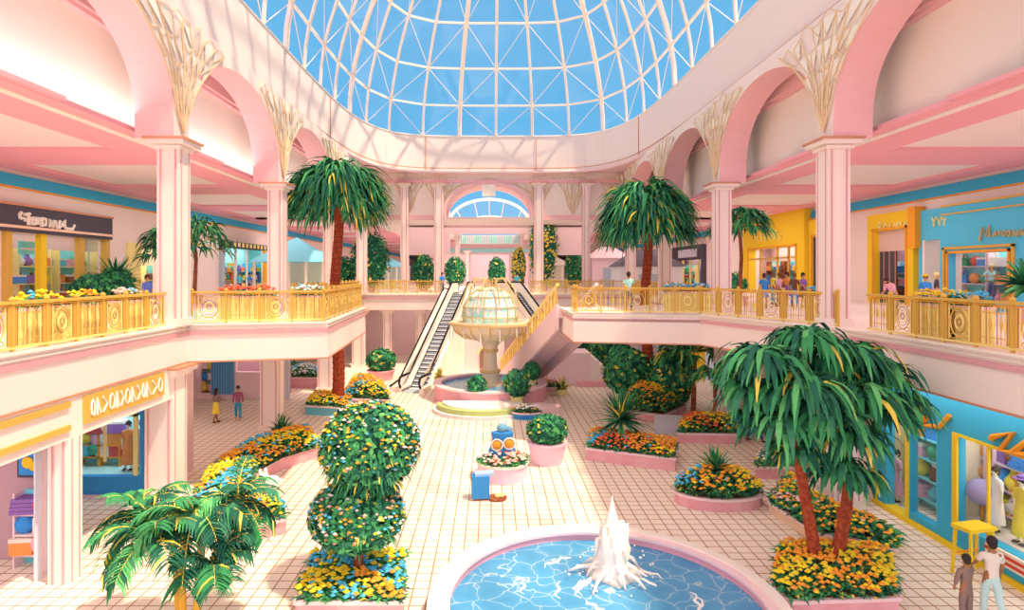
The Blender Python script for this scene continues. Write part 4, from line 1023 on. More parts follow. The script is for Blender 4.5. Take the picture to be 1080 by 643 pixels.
def arching(mb, c, nf, L, seed, e0=(.2, 1.2), gold=.2, lw=.07, ll=.5, droop=1.0, steps=9):
    """feather palm: arching fronds with paired leaflets"""
    R = random.Random(seed); c = Vector(c)
    for i in range(nf):
        a = 2*PI*i/nf+R.uniform(-.3, .3); e = R.uniform(*e0); l = L*R.uniform(.8, 1.1)
        d = Vector((math.cos(a)*math.cos(e), math.sin(a)*math.cos(e), math.sin(e))); p = c.copy(); pts = [p]
        for s_ in range(steps): p = p+d*l/steps; pts.append(p); d = (d+Vector((0, 0, -droop*1.5/steps))).normalized()
        mb.mt(3).tube(pts, .022, 4, r1=.006)
        g = pick_leaf(R, 0)
        for s_ in range(2, steps+1):
            t = (pts[s_]-pts[s_-1]).normalized(); side = t.cross(UPV).normalized() if t.cross(UPV).length > .05 else Vector((1, 0, 0))
            for sg in (-1, 1):
                for hf in (0, .5):
                    q = pts[s_-1].lerp(pts[s_], hf)
                    strap(mb, q, side*sg+t*.75+UPV*.15, ll*math.sin(PI*(s_/(steps+2.5)))**.5*R.uniform(.85, 1.1), lw, .9, 3, 3 if R.random() < gold else (g if R.random() < .7 else pick_leaf(R, 0)), R.uniform(-.3, .3))
def spiky(mb, c, n, L, seed, w=.09, gold=.1, e0=(-.1, 1.4), droop=.35):
    R = random.Random(seed)
    for i in range(n):
        a = R.uniform(0, 2*PI); e = R.uniform(*e0)
        strap(mb, c, (math.cos(a)*math.cos(e), math.sin(a)*math.cos(e), math.sin(e)), L*R.uniform(.75, 1.1), w, droop, 3, pick_leaf(R, gold), R.uniform(-.4, .4))
def leafball(mb, c, r, n, seed, sz=1.0, size=.12, gold=.05, core=True, w=(5, 5, 2)):
    R = random.Random(seed); c = Vector(c)
    if core: mb.mt(0).ball(c, r*.86, 14, sz=sz)
    for i in range(n):
        z = R.uniform(-1, 1); a = R.uniform(0, 2*PI); s_ = math.sqrt(1-z*z); nrm = Vector((s_*math.cos(a), s_*math.sin(a), z))
        p = c+Vector((nrm.x*r, nrm.y*r, nrm.z*r*sz))*R.uniform(.86, 1.04)
        u = nrm.cross(Vector((R.uniform(-1, 1), R.uniform(-1, 1), R.uniform(-1, 1)))).normalized(); v = nrm.cross(u)
        u = (u+nrm*R.uniform(-.2, .8)).normalized()
        q = size*R.uniform(.7, 1.3); mb.mt(pick_leaf(R, gold, w)).add([p-v*q*.35, p+u*q*.5-v*q*.1+v*.0, p+v*q*.35, p-u*q*.6], [(0, 1, 2, 3)])
def blossom(mb, p, r, mi):
    """small faceted flower head"""
    x, y, z = p; mb.mt(mi).add([(x-r, y, z), (x, y-r, z), (x+r, y, z), (x, y+r, z), (x, y, z+r*.7), (x, y, z-r*.5)],
                               [(0, 1, 4), (1, 2, 4), (2, 3, 4), (3, 0, 4), (1, 0, 5), (2, 1, 5), (3, 2, 5), (0, 3, 5)])
def flowers_on_ball(mb, c, r, n, seed, cols, sz=1.0, fr=.05, zmin=-.3):
    R = random.Random(seed)
    for i in range(n):
        z = R.uniform(zmin, 1); a = R.uniform(0, 2*PI); s_ = math.sqrt(1-z*z)
        blossom(mb, (c[0]+s_*math.cos(a)*r*1.02, c[1]+s_*math.sin(a)*r*1.02, c[2]+z*r*sz*1.02), fr*R.uniform(.7, 1.3), R.choice(range(cols)))
def inside(p, poly):
    x, y = p; c = False; n = len(poly)
    for i in range(n):
        x0, y0 = poly[i]; x1, y1 = poly[(i+1) % n]
        if (y0 > y) != (y1 > y) and x < (x1-x0)*(y-y0)/(y1-y0)+x0: c = not c
    return c
def edge_dist(p, poly):
    P = Vector(p); d = 9
    for i in range(len(poly)):
        a, b = Vector(poly[i]), Vector(poly[(i+1) % len(poly)]); t = max(0, min(1, (P-a).dot(b-a)/max(1e-9, (b-a).length_squared))); d = min(d, (P-a-(b-a)*t).length)
    return d
def bed(label, poly, wall, mound, cols, seed, potm=None, dens=1.0, name='flower_bed', z0=0.0, fr=.075, cat='planter', leafsize=.2, group=None, greens=1.0, rim=None):
    """planter with a wall of given height round a polygon, filled with leafy mound and blossoms"""
    R = random.Random(seed); cx = sum(p[0] for p in poly)/len(poly); cy = sum(p[1] for p in poly)/len(poly)
    P = [(x-cx, y-cy) for x, y in poly]; t = thing(name, label, cat, (cx, cy, z0), 0, group)
    area_ = abs(sum(P[i][0]*P[(i+1) % len(P)][1]-P[(i+1) % len(P)][0]*P[i][1] for i in range(len(P))))/2
    m = MB(); m.prism(P, 0, wall-.08); m.build('planter_wall', potm or PINKPOT, t)
    Q = [(x*(1+.06/max(.3, math.hypot(x, y))), y*(1+.06/max(.3, math.hypot(x, y)))) for x, y in P]
    m = MB(); m.prism(Q, wall-.08, wall); m.build('rim', rim or PK3, t)
    m = MB(); m.prism([(x*.94, y*.94) for x, y in P], wall, wall+.02); m.build('soil', SOIL, t)
    xs = [p[0] for p in P]; ys = [p[1] for p in P]
    maxd = max(edge_dist((R.uniform(min(xs), max(xs)), R.uniform(min(ys), max(ys))), P) if inside((R.uniform(min(xs), max(xs)), R.uniform(min(ys), max(ys))), P) else .1 for _ in range(80))
    def h(p): return wall+mound*min(1, (edge_dist(p, P)+.12)/max(.35, min(maxd, .8)))**.6
    fo, fl = MB(), MB()
    def pts(n):
        k = 0
        while k < n:
            p = (R.uniform(min(xs), max(xs)), R.uniform(min(ys), max(ys)))
            if inside(p, P): k += 1; yield p
    for p in pts(int(area_*90*dens*greens)):
        z = h(p)*R.uniform(.75, 1.0); a = R.uniform(0, 2*PI)
        for q in range(2): strap(fo, (p[0], p[1], max(wall, z-.12)), (math.cos(a+q*2), math.sin(a+q*2), R.uniform(.2, 1.3)), leafsize*R.uniform(.8, 1.5), leafsize*.5, 1.0, 2, pick_leaf(R, .05, (3, 5, 3)))
    keys = [c for c, _ in cols]; wts = [w for _, w in cols]
    blobs = [((R.uniform(min(xs), max(xs)), R.uniform(min(ys), max(ys))), R.choices(range(len(keys)), wts)[0]) for _ in range(max(3, int(area_*2.2)))]
    for p in pts(int(area_*55*dens)):
        b = min(blobs, key=lambda b: math.dist(b[0], p)); ci = b[1] if R.random() < .72 else R.choices(range(len(keys)), wts)[0]
        blossom(fl, (p[0], p[1], h(p)+R.uniform(-.02, .07)), fr*R.uniform(.7, 1.3), ci)
    fo.build('foliage', LEAF, t); fl.build('blossoms', [FLW[k] for k in keys], t)
    return t
def gp(*pts): return [G(x, y) for x, y in pts]
def ell(cx, cy, rx, ry, n=20): return [(cx+rx*math.cos(2*PI*i/n), cy+ry*math.sin(2*PI*i/n)) for i in range(n)]
def trunk(mb, pts, r0, r1, rings=True):
    mb.tube(pts, [r0+(r1-r0)*i/(len(pts)-1) for i in range(len(pts))], 9)
def potted(name, label, x, y, z, pr, ph, potm, fol, group=None, cat='plant'):
    t = thing(name, label, cat, (x, y, z), 0, group)
    if pr: m = MB(); m.lathe([(pr*.8, 0), (pr, ph*.9), (pr*1.06, ph*.9), (pr*1.06, ph), (pr*.85, ph), (pr*.85, ph-.03)], 20); m.build('pot', potm, t)
    m = MB(); fol(m); m.build('foliage', LEAF, t)
    return t

# tall palms of the hall
for px_, base_y, ztop, zbot, wd, lab, sd in ((355, 33, 13.2, 8.3, 4.5, 'tall rust trunked palm with a round drooping crown before the left arcade', 1), (682, 35, 12.4, 7.0, 4.2, 'tall rust trunked palm with a broad drooping crown before the right arcade', 2)):
    x = XP(px_, base_y); t = thing('tall_palm', lab, 'palm tree', (x, base_y, 0), 0, 'tall palms of the hall')
    zc = (ztop+zbot)/2+.3; m = MB()
    n = 14; trunk(m, [(.12*math.sin(i*.6), 0, zc*i/n) for i in range(n+1)], .34, .24)
    for i in range(34): z = .3+i*(zc-1)/34; m.mt(1).tube([((.36-.1*z/zc)*math.cos(2*PI*q/10)+.12*math.sin(z/zc*n*.6), (.36-.1*z/zc)*math.sin(2*PI*q/10), z) for q in range(11)], .02, 3)
    m.build('trunk', [TRUNK, mat('trunk_ring', '7E2E26')], t)
    m = MB(); mop(m, (0, 0, zc+.2), wd/2, (ztop-zbot)*.95, 170, 10, sd, leafL=2.1, leafw=.19, gold=.07); m.build('crown', LEAF, t)
# weeping multi-stemmed tree on the right
TXx, TYy = XP(872, 14.7), 14.7
t = thing('weeping_tree', 'big weeping tree with several rust stems and drooping leaf clusters at the right', 'tree', (TXx, TYy, 0))
def loc(px, py, D): return Vector((XP(px, D)-TXx, D-TYy, ZP(py, D)))
for pts, r0, r1 in (([(868, 612, 14.7), (860, 585, 14.6), (852, 540, 14.5), (845, 500, 14.4), (836, 460, 14.2), (818, 415, 14.0)], .17, .08), ([(876, 612, 14.7), (884, 580, 14.8), (892, 540, 15), (896, 495, 15.2), (888, 440, 15.3), (872, 390, 15.2)], .18, .08),
                    ([(872, 612, 14.7), (880, 590, 14.4), (886, 560, 14.2), (884, 535, 14.1)], .07, .04), ([(890, 470, 15.2), (905, 430, 15.3), (925, 405, 15.4)], .08, .05), ([(845, 500, 14.4), (858, 440, 14.6), (850, 380, 14.8)], .08, .05)):
    m = MB(); trunk(m, [loc(*p) for p in pts], r0, r1); m.build('stem', TRUNK, t)
CL = [(850, 352, 15.0, 1.0), (805, 372, 14.2, 1.05), (893, 368, 15.2, 1.05), (925, 388, 15.4, 1.0), (845, 402, 14.0, 1.1), (795, 408, 14.6, .9), (905, 410, 14.6, 1.1), (948, 420, 15.2, .8), (778, 400, 15, .6),
      (872, 432, 14.0, 1.0), (822, 440, 14.0, .9), (900, 455, 14.3, .9), (888, 490, 14.5, .8), (838, 470, 14.4, .75), (865, 385, 15.6, 1.0), (930, 430, 14.8, .8), (790, 440, 14.4, .6), (908, 500, 14.9, .6)]
for i, (px_, py_, D, r_) in enumerate(CL):
    m = MB(); R = random.Random(100+i); c = loc(px_, py_, D)
    for k in range(int(105*r_)):
        a = R.uniform(0, 2*PI); f = R.uniform(0, .5); q = c+Vector((math.cos(a)*f*r_*.85, math.sin(a)*f*r_, .15*r_*(1-f)-R.uniform(0, .35)*r_))
        strap(m, q, (math.cos(a), math.sin(a), R.uniform(.1, .8)), R.uniform(.8, 1.3)*r_, .16, 1.9, 5, pick_leaf(R, .045), R.uniform(-.4, .4))
    m.build('leaf_cluster', LEAF, t)
# topiary
X0, Y0 = XP(377, 14.4), 14.4
t = thing('topiary_tree', 'double ball topiary tree dotted with blossoms in the front left flower box', 'tree', (X0, Y0, 0))
m = MB(); trunk(m, [(0, 0, .1), (.03, 0, .8), (-.02, 0, 1.6), (.1, .02, 2.6), (.15, 0, 3.2)], .12, .08); m.build('trunk', TRUNK, t)
FC = [FLW[k] for k in ('yellow', 'orange', 'pink', 'blue', 'white')]
for c, r_, sz, sd in (((.3, 0, ZP(469, 14.4)), 1.17, .86, 1), ((0, 0, ZP(542, 14.4)), 1.1, .74, 2)):
    m = MB(); leafball(m, c, r_, 3600, sd, sz, .15, .03); 
    R = random.Random(sd+50)
    for k in range(320 if sd == 1 else 60):
        a = R.uniform(0, 2*PI); z = R.uniform(-.9, .2); s_ = math.sqrt(1-z*z); strap(m, (c[0]+s_*math.cos(a)*r_*.9, c[1]+s_*math.sin(a)*r_*.9, c[2]+z*r_*sz), (math.cos(a)*.5, math.sin(a)*.5, -.4), .3, .07, .8, 2, pick_leaf(R, .04))
    b_ = m.build('leaf_ball', LEAF, t); m = MB(); flowers_on_ball(m, c, r_, 360, sd+9, 5, sz, .05, -.35); m.build('blossoms', FC, b_)
A = 13.3
bed('low pink box of yellow and blue flowers under the double ball topiary', [(XP(312, 13.3), 13.3), (XP(426, 13.3), 13.3), (XP(428, 15.6), 15.6), (XP(330, 15.6), 15.6)], .32, .24, [('yellow', 6), ('orange', 2), ('blue', 3)], 11, dens=1.5)
# front left feather palm
X0, Y0 = XP(198, 12.4), 12.4
t = thing('feather_palm', 'bushy feather palm with yellow edged fronds at the lower left', 'palm tree', (X0, Y0, 0))
for i, (dx, dy) in enumerate(((-.12, 0), (.1, .1), (.16, -.1), (-.02, -.15))):
    m = MB(); trunk(m, [(dx, dy, 0), (dx*1.6, dy, .9), (dx*2.4, dy, ZP(560-10*i, 12.4)-.2)], .09, .06); m.build('stem', mat('ochre_stem', 'C98A34'), t)
for i, (px_, py_, D) in enumerate(((165, 572, 12.1), (205, 548, 12.4), (250, 530, 12.9), (150, 548, 12.8), (225, 600, 12.0))):
    m = MB(); arching(m, (XP(px_, D)-X0, D-Y0, ZP(py_, D)), 14 if i < 4 else 11, (1.35, 1.45, 1.2, 1.15, 1.0)[i], 20+i, (-.1, 1.3), .04, .085, .5, 1.3); m.build('frond_cluster', LEAF, t)
# curved bed at the left
cb = gp((338, 482), (300, 494), (268, 512), (262, 530), (300, 548), (302, 562), (255, 574), (212, 566), (205, 535), (225, 505), (262, 480), (325, 462))
bed('curved pink bed of yellow and blue flowers on the left of the hall', cb, .45, .45, [('yellow', 6), ('blue', 4), ('orange', 3), ('pink', 1)], 12, dens=1.2)
x, y = G(287, 548); m = MB(); m.ball((0, 0, .26), .27, 12, sz=.9); m.ball((-.22, -.1, .48), .16, 10); m.ball((-.32, -.12, .62), .06, 6, sz=2.2); m.ball((-.16, -.1, .66), .06, 6, sz=2.0)
o = m.build('garden_ornament', mat('stone_white', 'DCD4D4'), smooth=True, loc=(x, y, .85)); tag(o, 'small white rounded stone ornament resting in the curved left bed', 'ornament')
x, y = G(297, 468); t = potted('yucca_bush', 'round blue green yucca bush at the back of the curved left bed', x, y, 0, .5, .3, PINKPOT, lambda m: (spiky(m, (0, 0, .5), 150, .85, 5, .11, .05, (-.5, 1.5)), leafball(m, (0, 0, .55), .45, 200, 5, .8)))
# centre left beds
bed('small flower bed with a teal wall left of the escalator foot', gp((322, 437), (365, 440), (372, 428), (330, 425)), .5, .4, [('yellow', 3), ('orange', 4), ('blue', 1)], 13, potm=mat('teal_wall', '6AA0AE'))
bed('wide bed of orange and yellow flowers beside the escalator foot', gp((362, 428), (412, 430), (404, 415), (372, 408)), .45, .75, [('orange', 4), ('yellow', 4), ('blue', 2)], 14, dens=1.1)
bed('pink trough with low green plants behind the left palm', gp((303, 409), (337, 409), (337, 401), (306, 401)), .7, .6, [('blue', 1), ('white', 1)], 15, greens=1.5, dens=.8)
x, y = G(402, 400); potted('round_shrub', 'round shrub in a pink pot below the left side of the escalator', x, y, 0, .95, .7, PINKPOT, lambda m: leafball(m, (0, 0, 1.35), 1.05, 700, 7, .8, .3, .06))
x, y = G(313, 402); potted('broadleaf_plant', 'dark broadleaf plant in the pink trough behind the left column', x, y, .2, 0, 0, PINKPOT, lambda m: spiky(m, (0, 0, .6), 90, 1.1, 8, .3, .03, (.1, 1.2), 1.0))
# right side
yb_ = gp((619, 485), (712, 497), (714, 480), (624, 466))
bed('rectangular pink planter of red and orange flowers under the large yucca', yb_, .5, .35, [('orange', 4), ('red', 4), ('yellow', 1), ('blue', 1)], 16, dens=1.2)
x, y = G(655, 476); t = thing('yucca', 'large spiky yucca rising from the rectangular pink planter', 'plant', (x, y, 0)); m = MB(); trunk(m, [(0, 0, .4), (0, 0, 1.3)], .12, .09); m.build('trunk', BARK2, t)
m = MB(); spiky(m, (0, 0, 1.35), 170, 1.45, 9, .13, .1, (-.55, 1.5), .3); m.build('foliage', LEAF, t)
x, y = XP(757, 19.9), 19.9
bed('oval pink planter heaped with yellow and orange flowers, an agave on top', ell(x, y, 1.42, .85), .4, .75, [('yellow', 6), ('orange', 5), ('blue', 1), ('red', 1)], 17, dens=1.6)
t = thing('agave', 'small agave crowning the oval planter of yellow flowers', 'plant', (x, y+.1, .9)); m = MB(); spiky(m, (0, 0, .1), 120, .8, 10, .1, .08, (.1, 1.5), .2); m.build('foliage', LEAF, t)
bed('pink planter of orange flowers with a little palm, right of the tall palm', gp((715, 467), (780, 468), (778, 455), (720, 454)), .45, .6, [('yellow', 3), ('orange', 5), ('red', 2)], 18, dens=1.2)
x, y = G(752, 458); t = thing('small_palm', 'little palm growing from the pink planter of orange flowers', 'palm tree', (x, y, 0)); m = MB(); trunk(m, [(0, 0, .4), (.1, 0, 1.5), (.05, 0, 2.6)], .09, .07); m.build('trunk', TRUNK, t)
m = MB(); mop(m, (.05, 0, 2.7), 1.0, 1.2, 40, 7, 11, .7, .14, .04); m.build('crown', LEAF, t)
bed('bed of dense shrubs and orange flowers round the foot of the right palm', gp((655, 440), (700, 446), (724, 434), (712, 418), (670, 414)), .4, 1.1, [('orange', 5), ('yellow', 3)], 19, greens=2.0, dens=.8, leafsize=.32)
x, y = G(668, 424); potted('palm_shrub', 'leafy dark shrub at the left of the right palm trunk', x-.3, y, .2, 0, 0, PINKPOT, lambda m: (leafball(m, (0, 0, 1.6), 1.5, 1600, 12, .9, .28), spiky(m, (0, 0, 1.2), 60, 1.8, 13, .2)))
x, y = G(708, 432); potted('palm_shrub', 'tall dark shrub with orange blossoms right of the right palm trunk', x, y, .2, 0, 0, PINKPOT, lambda m: leafball(m, (0, 0, 1.6), 1.3, 1500, 14, 1.2, .26, .15))
m = MB(); a_ = gp((690, 458), (722, 456), (722, 448), (690, 448)); m.prism(a_, 0, .5); o = m.build('stone_bench', LG); tag(o, 'low grey stone bench beside the shrubs of the right palm', 'bench')
bed('pink planter under the hanging plant behind the weeping tree', gp((797, 505), (850, 505), (850, 490), (800, 488)), .45, .3, [('yellow', 2), ('white', 1)], 20, greens=1.4, dens=.7)
x, y = XP(824, 22.9), 22.9; t = thing('weeping_fig', 'hanging leaved plant in the planter behind the weeping tree', 'plant', (x, y, 0)); m = MB(); trunk(m, [(0, 0, .4), (.05, 0, 2.4)], .09, .07); m.build('trunk', BARK2, t)
m = MB(); mop(m, (.0, 0, 2.2), .95, 2.2, 34, 8, 21, 1.1, .13, .1); m.build('crown', LEAF, t)
x, y = G(795, 450); t = thing('hall_palm', 'dark leaved palm behind the weeping tree, near the pale wall', 'palm tree', (x-2.3, y+2, 0)); m = MB(); trunk(m, [(0, 0, 0), (.1, 0, 3.2)], .14, .1); m.build('trunk', BARK2, t)
m = MB(); mop(m, (.1, 0, 3.4), 1.8, 1.8, 46, 8, 22, 1.1, .2, .02); m.build('crown', LEAF, t)
bed('long tan walled bed of leafy plants and orange blossoms along the right aisle', gp((811, 540), (858, 572), (945, 592), (948, 577), (880, 548), (832, 512)), .35, .45, [('orange', 3), ('yellow', 2), ('pink', 1)], 23, greens=1.8, dens=.75, potm=mat('tan_wall', 'D9AC92'), leafsize=.28)
bed('front right bed of yellow flowers round the weeping tree stems', [(XP(812, 14), 13.9), (XP(835, 13.4), 13.35), (XP(945, 13.6), 13.5), (XP(938, 15.6), 15.6), (XP(822, 15.9), 15.9)], .3, .5, [('yellow', 6), ('orange', 3)], 24, dens=1.3, greens=1.3)
# centre pots
x, y = XP(577, 24.1), 24.1; potted('ball_shrub', 'ball shrub in a ribbed lilac pink tub right of the small round planter', x, y, 0, .76, .85, LPOT, lambda m: leafball(m, (0, 0, 1.3), .82, 700, 25, .72, .2, .04))
x, y = XP(530, 22.4), 22.4
bed('round lilac pink tub with red flowers before the tiered fountain', ell(x, y, .92, .92), .62, .22, [('red', 4), ('pink', 2), ('white', 1)], 26, potm=LPOT, rim=W2, greens=1.3)
t = thing('fish_sculpture', 'small blue sculpture with orange shells rising from the round tub', 'sculpture', (x, y+.35, .6))
m = MB(); m.lathe([(.46, 0), (.5, .3), (.38, .7), (.42, .95), (.2, 1.0)], 14, sy=.6); m.build('body', BINB, t)
for dx, z in ((-.2, .55), (.25, .6)): m = MB(); m.ball((dx, -.3, z), .17, 10, sy=.4); m.mt(1).tube([(dx+.21*math.cos(a_), -.32, z+.21*math.sin(a_)) for a_ in [2*PI*q/10 for q in range(11)]], .03, 5); m.build('shell', [ORG, W2], t, smooth=True)
m = MB(); m.ball((0, 0, 1.1), .22, 10, sz=.8); m.ball((.25, 0, 1.05), .13, 8); m.build('crest', mat('grey_blue', '6A8FA8'), t, smooth=True)
x, y = XP(507, 20.2), 20.2
t = thing('litter_bin', 'blue litter bin with a lilac lid standing on the tiles before the foreground pool', 'bin', (x, y, 0), .1)
m = MB(); m.prism([(-.28, -.2), (.28, -.2), (.3, .2), (-.3, .2)], .06, .78); m.build('body', BINB, t); m = MB(); m.prism([(-.2, -.15), (.42, -.1), (.45, .25), (-.2, .25)], .78, .86); m.build('lid', mat('lid_lilac', '9AA8CC'), t)
m = MB(); m.box(-.24, .24, -.16, .16, 0, .06); m.build('base', BARK2, t)
o = MB(); o.ball((0, 0, .1), .1, 8); o.ball((.15, .05, .09), .09, 8); o.mt(1).lathe([(.3, 0), (.34, .05), (.2, .06)], 12); o = o.build('tan_basket', [TAN, BARK2], loc=(x+.55, y, 0)); tag(o, 'small tan basket of rolls on the floor beside the blue bin', 'basket')
# by the tiered fountain
for i, (px_, py_, r_, lab) in enumerate(((545, 428, .75, 'leafy plant on the right rim of the tiered fountain pool'), (503, 432, .55, 'leafy plant on the left front of the tiered fountain pool'), (563, 412, .5, 'small plant on the right edge of the fountain pool'))):
    D = 33.6; potted('rim_plant', lab, XP(px_, D+.2*i), D-.1+.3*i if i != 2 else 35.6, .35 if i < 2 else .9, r_*.5, .4, TAN, lambda m, r_=r_, i=i: (leafball(m, (0, 0, .4+r_*.9), r_, 260, 30+i, 1.1, .28), spiky(m, (0, 0, .6), 30, r_*1.4, 31+i, .15)))
bed('little tub of cream flowers with a blue wall at the foot of the fountain', ell(XP(556, 31.4), 31.4, .75, .4), .35, .3, [('white', 3), ('orange', 2)], 33, potm=BINB)
bed('low bed of pink flowers right of the stair foot', ell(XP(571, 39), 39, 1.2, .7), .3, .35, [('pink', 3), ('orange', 2), ('red', 1)], 34)
x, y = G(592, 416); potted('potted_bush', 'small yellow leaved potted plant on the pale tiles right of the fountain', x, y, 0, .35, .35, TAN, lambda m: spiky(m, (0, 0, .35), 60, .9, 35, .16, .5, (.0, 1.4)))
x, y = G(463, 412); potted('potted_bush', 'peach coloured plant stand beside the escalator foot', x, y, 0, .3, .9, TAN, lambda m: spiky(m, (0, 0, .9), 40, .6, 36, .16, .9))
# greenery below the right gallery
for i, (px_, D, h_, lab) in enumerate(((607, 47, 2.9, 'dark bushy plant under the right gallery, nearest the staircase'), (633, 46, 3.0, 'dark bushy palm under the right gallery, next to the white pillar'), (655, 44, 2.4, 'leafy plant under the right gallery, beside the tall palm'), (644, 41, 1.2, 'small round plant on the step under the right gallery'), (782, 38, 3.0, 'tall dark plant beside the yellow door on the lower right'))):
    potted('hall_plant', lab, XP(px_, D), D, 0, .7, .6, PINKPOT, lambda m, h_=h_, i=i: (leafball(m, (0, 0, h_*.62), h_*.36, 420, 40+i, 1.1, .4), spiky(m, (0, 0, h_*.5), 70, h_*.5, 50+i, .25, .05)))
t = thing('pink_plinth', 'long low pink plinth under the right gallery', 'plinth', (XP(632, 41), 40.5, 0)); m = MB(); m.box(-1.6, 1.6, -.5, .5, 0, .35); m.build('body', PINKPOT, t)
# upper floor plants
def leanpalm(label, px_, D, top_py, seed, wide=1.6, z=UP, kind='gallery_palm', h2=2.2):
    x = XP(px_, D); zt = ZP(top_py, D)-z
    t = thing(kind, label, 'palm tree', (x, D, z)); m = MB(); m.lathe([(.35, 0), (.45, .5), (.4, .5)], 14); m.build('pot', PINKPOT, t)
    m = MB(); trunk(m, [(0, 0, .4), (.1, 0, zt*.5), (0, 0, zt-h2*.45)], .11, .08); m.build('trunk', BARK2, t)
    m = MB(); mop(m, (0, 0, zt-h2*.5), wide, h2, 44, 8, seed, 1.1, .17, .04); m.build('crown', LEAF, t)
leanpalm('palm with a drooping dark crown left of the big yellow shop', 780, 32, 219, 60, 1.4)
leanpalm('bushy green palm on the left balcony beside the grey canopied shop', 205, 33, 224, 61, 1.9, h2=3.6)
leanpalm('dark palm on the left gallery behind the nearest left column', 172, 34, 240, 62, 1.0, h2=2.6)
x, y = XP(122, 32), 32; potted('fern', 'dark green leaning fern beside the dark signed shop', x, y, UP, .5, .6, PINKPOT, lambda m: (spiky(m, (0, 0, 1.0), 110, 1.7, 63, .24, 0, (.1, 1.4), .6), leafball(m, (0, 0, 1.1), .9, 260, 64, 1, .35, 0)), 'gallery ferns')
potted('fern', 'spreading dark fern under the right pane of the dark signed shop', XP(98, 31), 31, UP, .5, .5, PINKPOT, lambda m: leafball(m, (0, 0, .9), 1.0, 420, 65, .7, .35, 0), 'gallery ferns')
for i, (px_, D, zt, wd, lab) in enumerate(((390, 53.2, 246, 2.2, 'wide bushy palm on the far gallery behind the tall left palm'), (362, 54.5, 272, 1.4, 'low bush on the far gallery left of the wide bushy palm'), (573, 60, 222, 1.9, 'yellow green tree right of the central portal'), (547, 55, 262, .8, 'small yellow green palm right of the central portal'),
                                     (606, 62, 262, 1.2, 'slim dark tree behind the far right column'), (447, 58, 270, 1.4, 'dark bush left of the central portal'), (480, 66, 272, 1.5, 'dark bush seen through the central portal on the left'), (524, 66, 272, 1.2, 'dark bush seen through the central portal on the right'), (775, 44, 290, 1.0, 'low bush before the big yellow shop'))):
    x = XP(px_, D); h_ = ZP(zt, D)-UP; g = .5 if i in (2, 3) else .04
    potted('gallery_bush', lab, x, D, UP, .5, .5, PINKPOT, lambda m, h_=h_, wd=wd, i=i, g=g: (leafball(m, (0, 0, h_*.55), wd*.8, 900, 70+i, h_*.5/(wd*.8), .3, g), spiky(m, (0, 0, h_*.5), 70, wd*1.1, 80+i, .28, g)))
# flower troughs standing behind the railings
cnt = 0
def trough(px_, X, cols, lab, L=1.2, yaw=0, D=None):
    global cnt; cnt += 1
    D = D or F*X/(px_-CX); X_ = XP(px_, D)
    P = [(X_-.18, D-L/2), (X_+.18, D-L/2), (X_+.18, D+L/2), (X_-.18, D+L/2)] if not yaw else [(X_-L/2, D-.18), (X_+L/2, D-.18), (X_+L/2, D+.18), (X_-L/2, D+.18)]
    bed(lab, P, .9, .35, cols, 200+cnt, potm=TAN, z0=UP, name='flower_trough', dens=1.6, fr=.07)
YB = [('yellow', 3), ('blue', 2), ('red', 1)]
trough(40, -10.85, YB, 'trough of yellow and blue flowers behind the near left railing, closest to the viewer')
trough(88, -10.85, [('yellow', 3), ('orange', 2)], 'trough of yellow flowers behind the near left railing, in its middle')
trough(135, -10.85, [('blue', 3), ('pink', 2)], 'trough of blue and pink flowers behind the near left railing, by the column')
trough(262, 0, [('red', 5), ('blue', 2)], 'trough of red flowers on the left balcony', 2.0, 1, 21.7)
trough(325, 0, [('blue', 5), ('white', 2)], 'trough of blue flowers at the front of the left balcony', 1.2, 1, 22.0)
trough(990, 11.75, [('yellow', 3), ('orange', 2)], 'trough of yellow flowers behind the near right railing', 1.6)
trough(1020, 11.75, [('blue', 2), ('yellow', 2)], 'trough of blue and yellow flowers behind the near right railing', 1.2)
trough(868, 0, [('blue', 3), ('orange', 1)], 'trough of blue flowers on the right balcony by the column', 1.0, 1, 21.5)
trough(725, 0, [('blue', 2), ('white', 2)], 'trough of pale flowers on the right balcony railing', 2.0, 1, 26.6)
potted('edge_plant', 'dark leaved plant at the right edge of the picture before the blue shop', XP(1084, 20), 20, UP, .4, .6, PINKPOT, lambda m: spiky(m, (0, 0, 1.3), 80, 1.1, 95, .3, 0, (-.4, 1.2)))
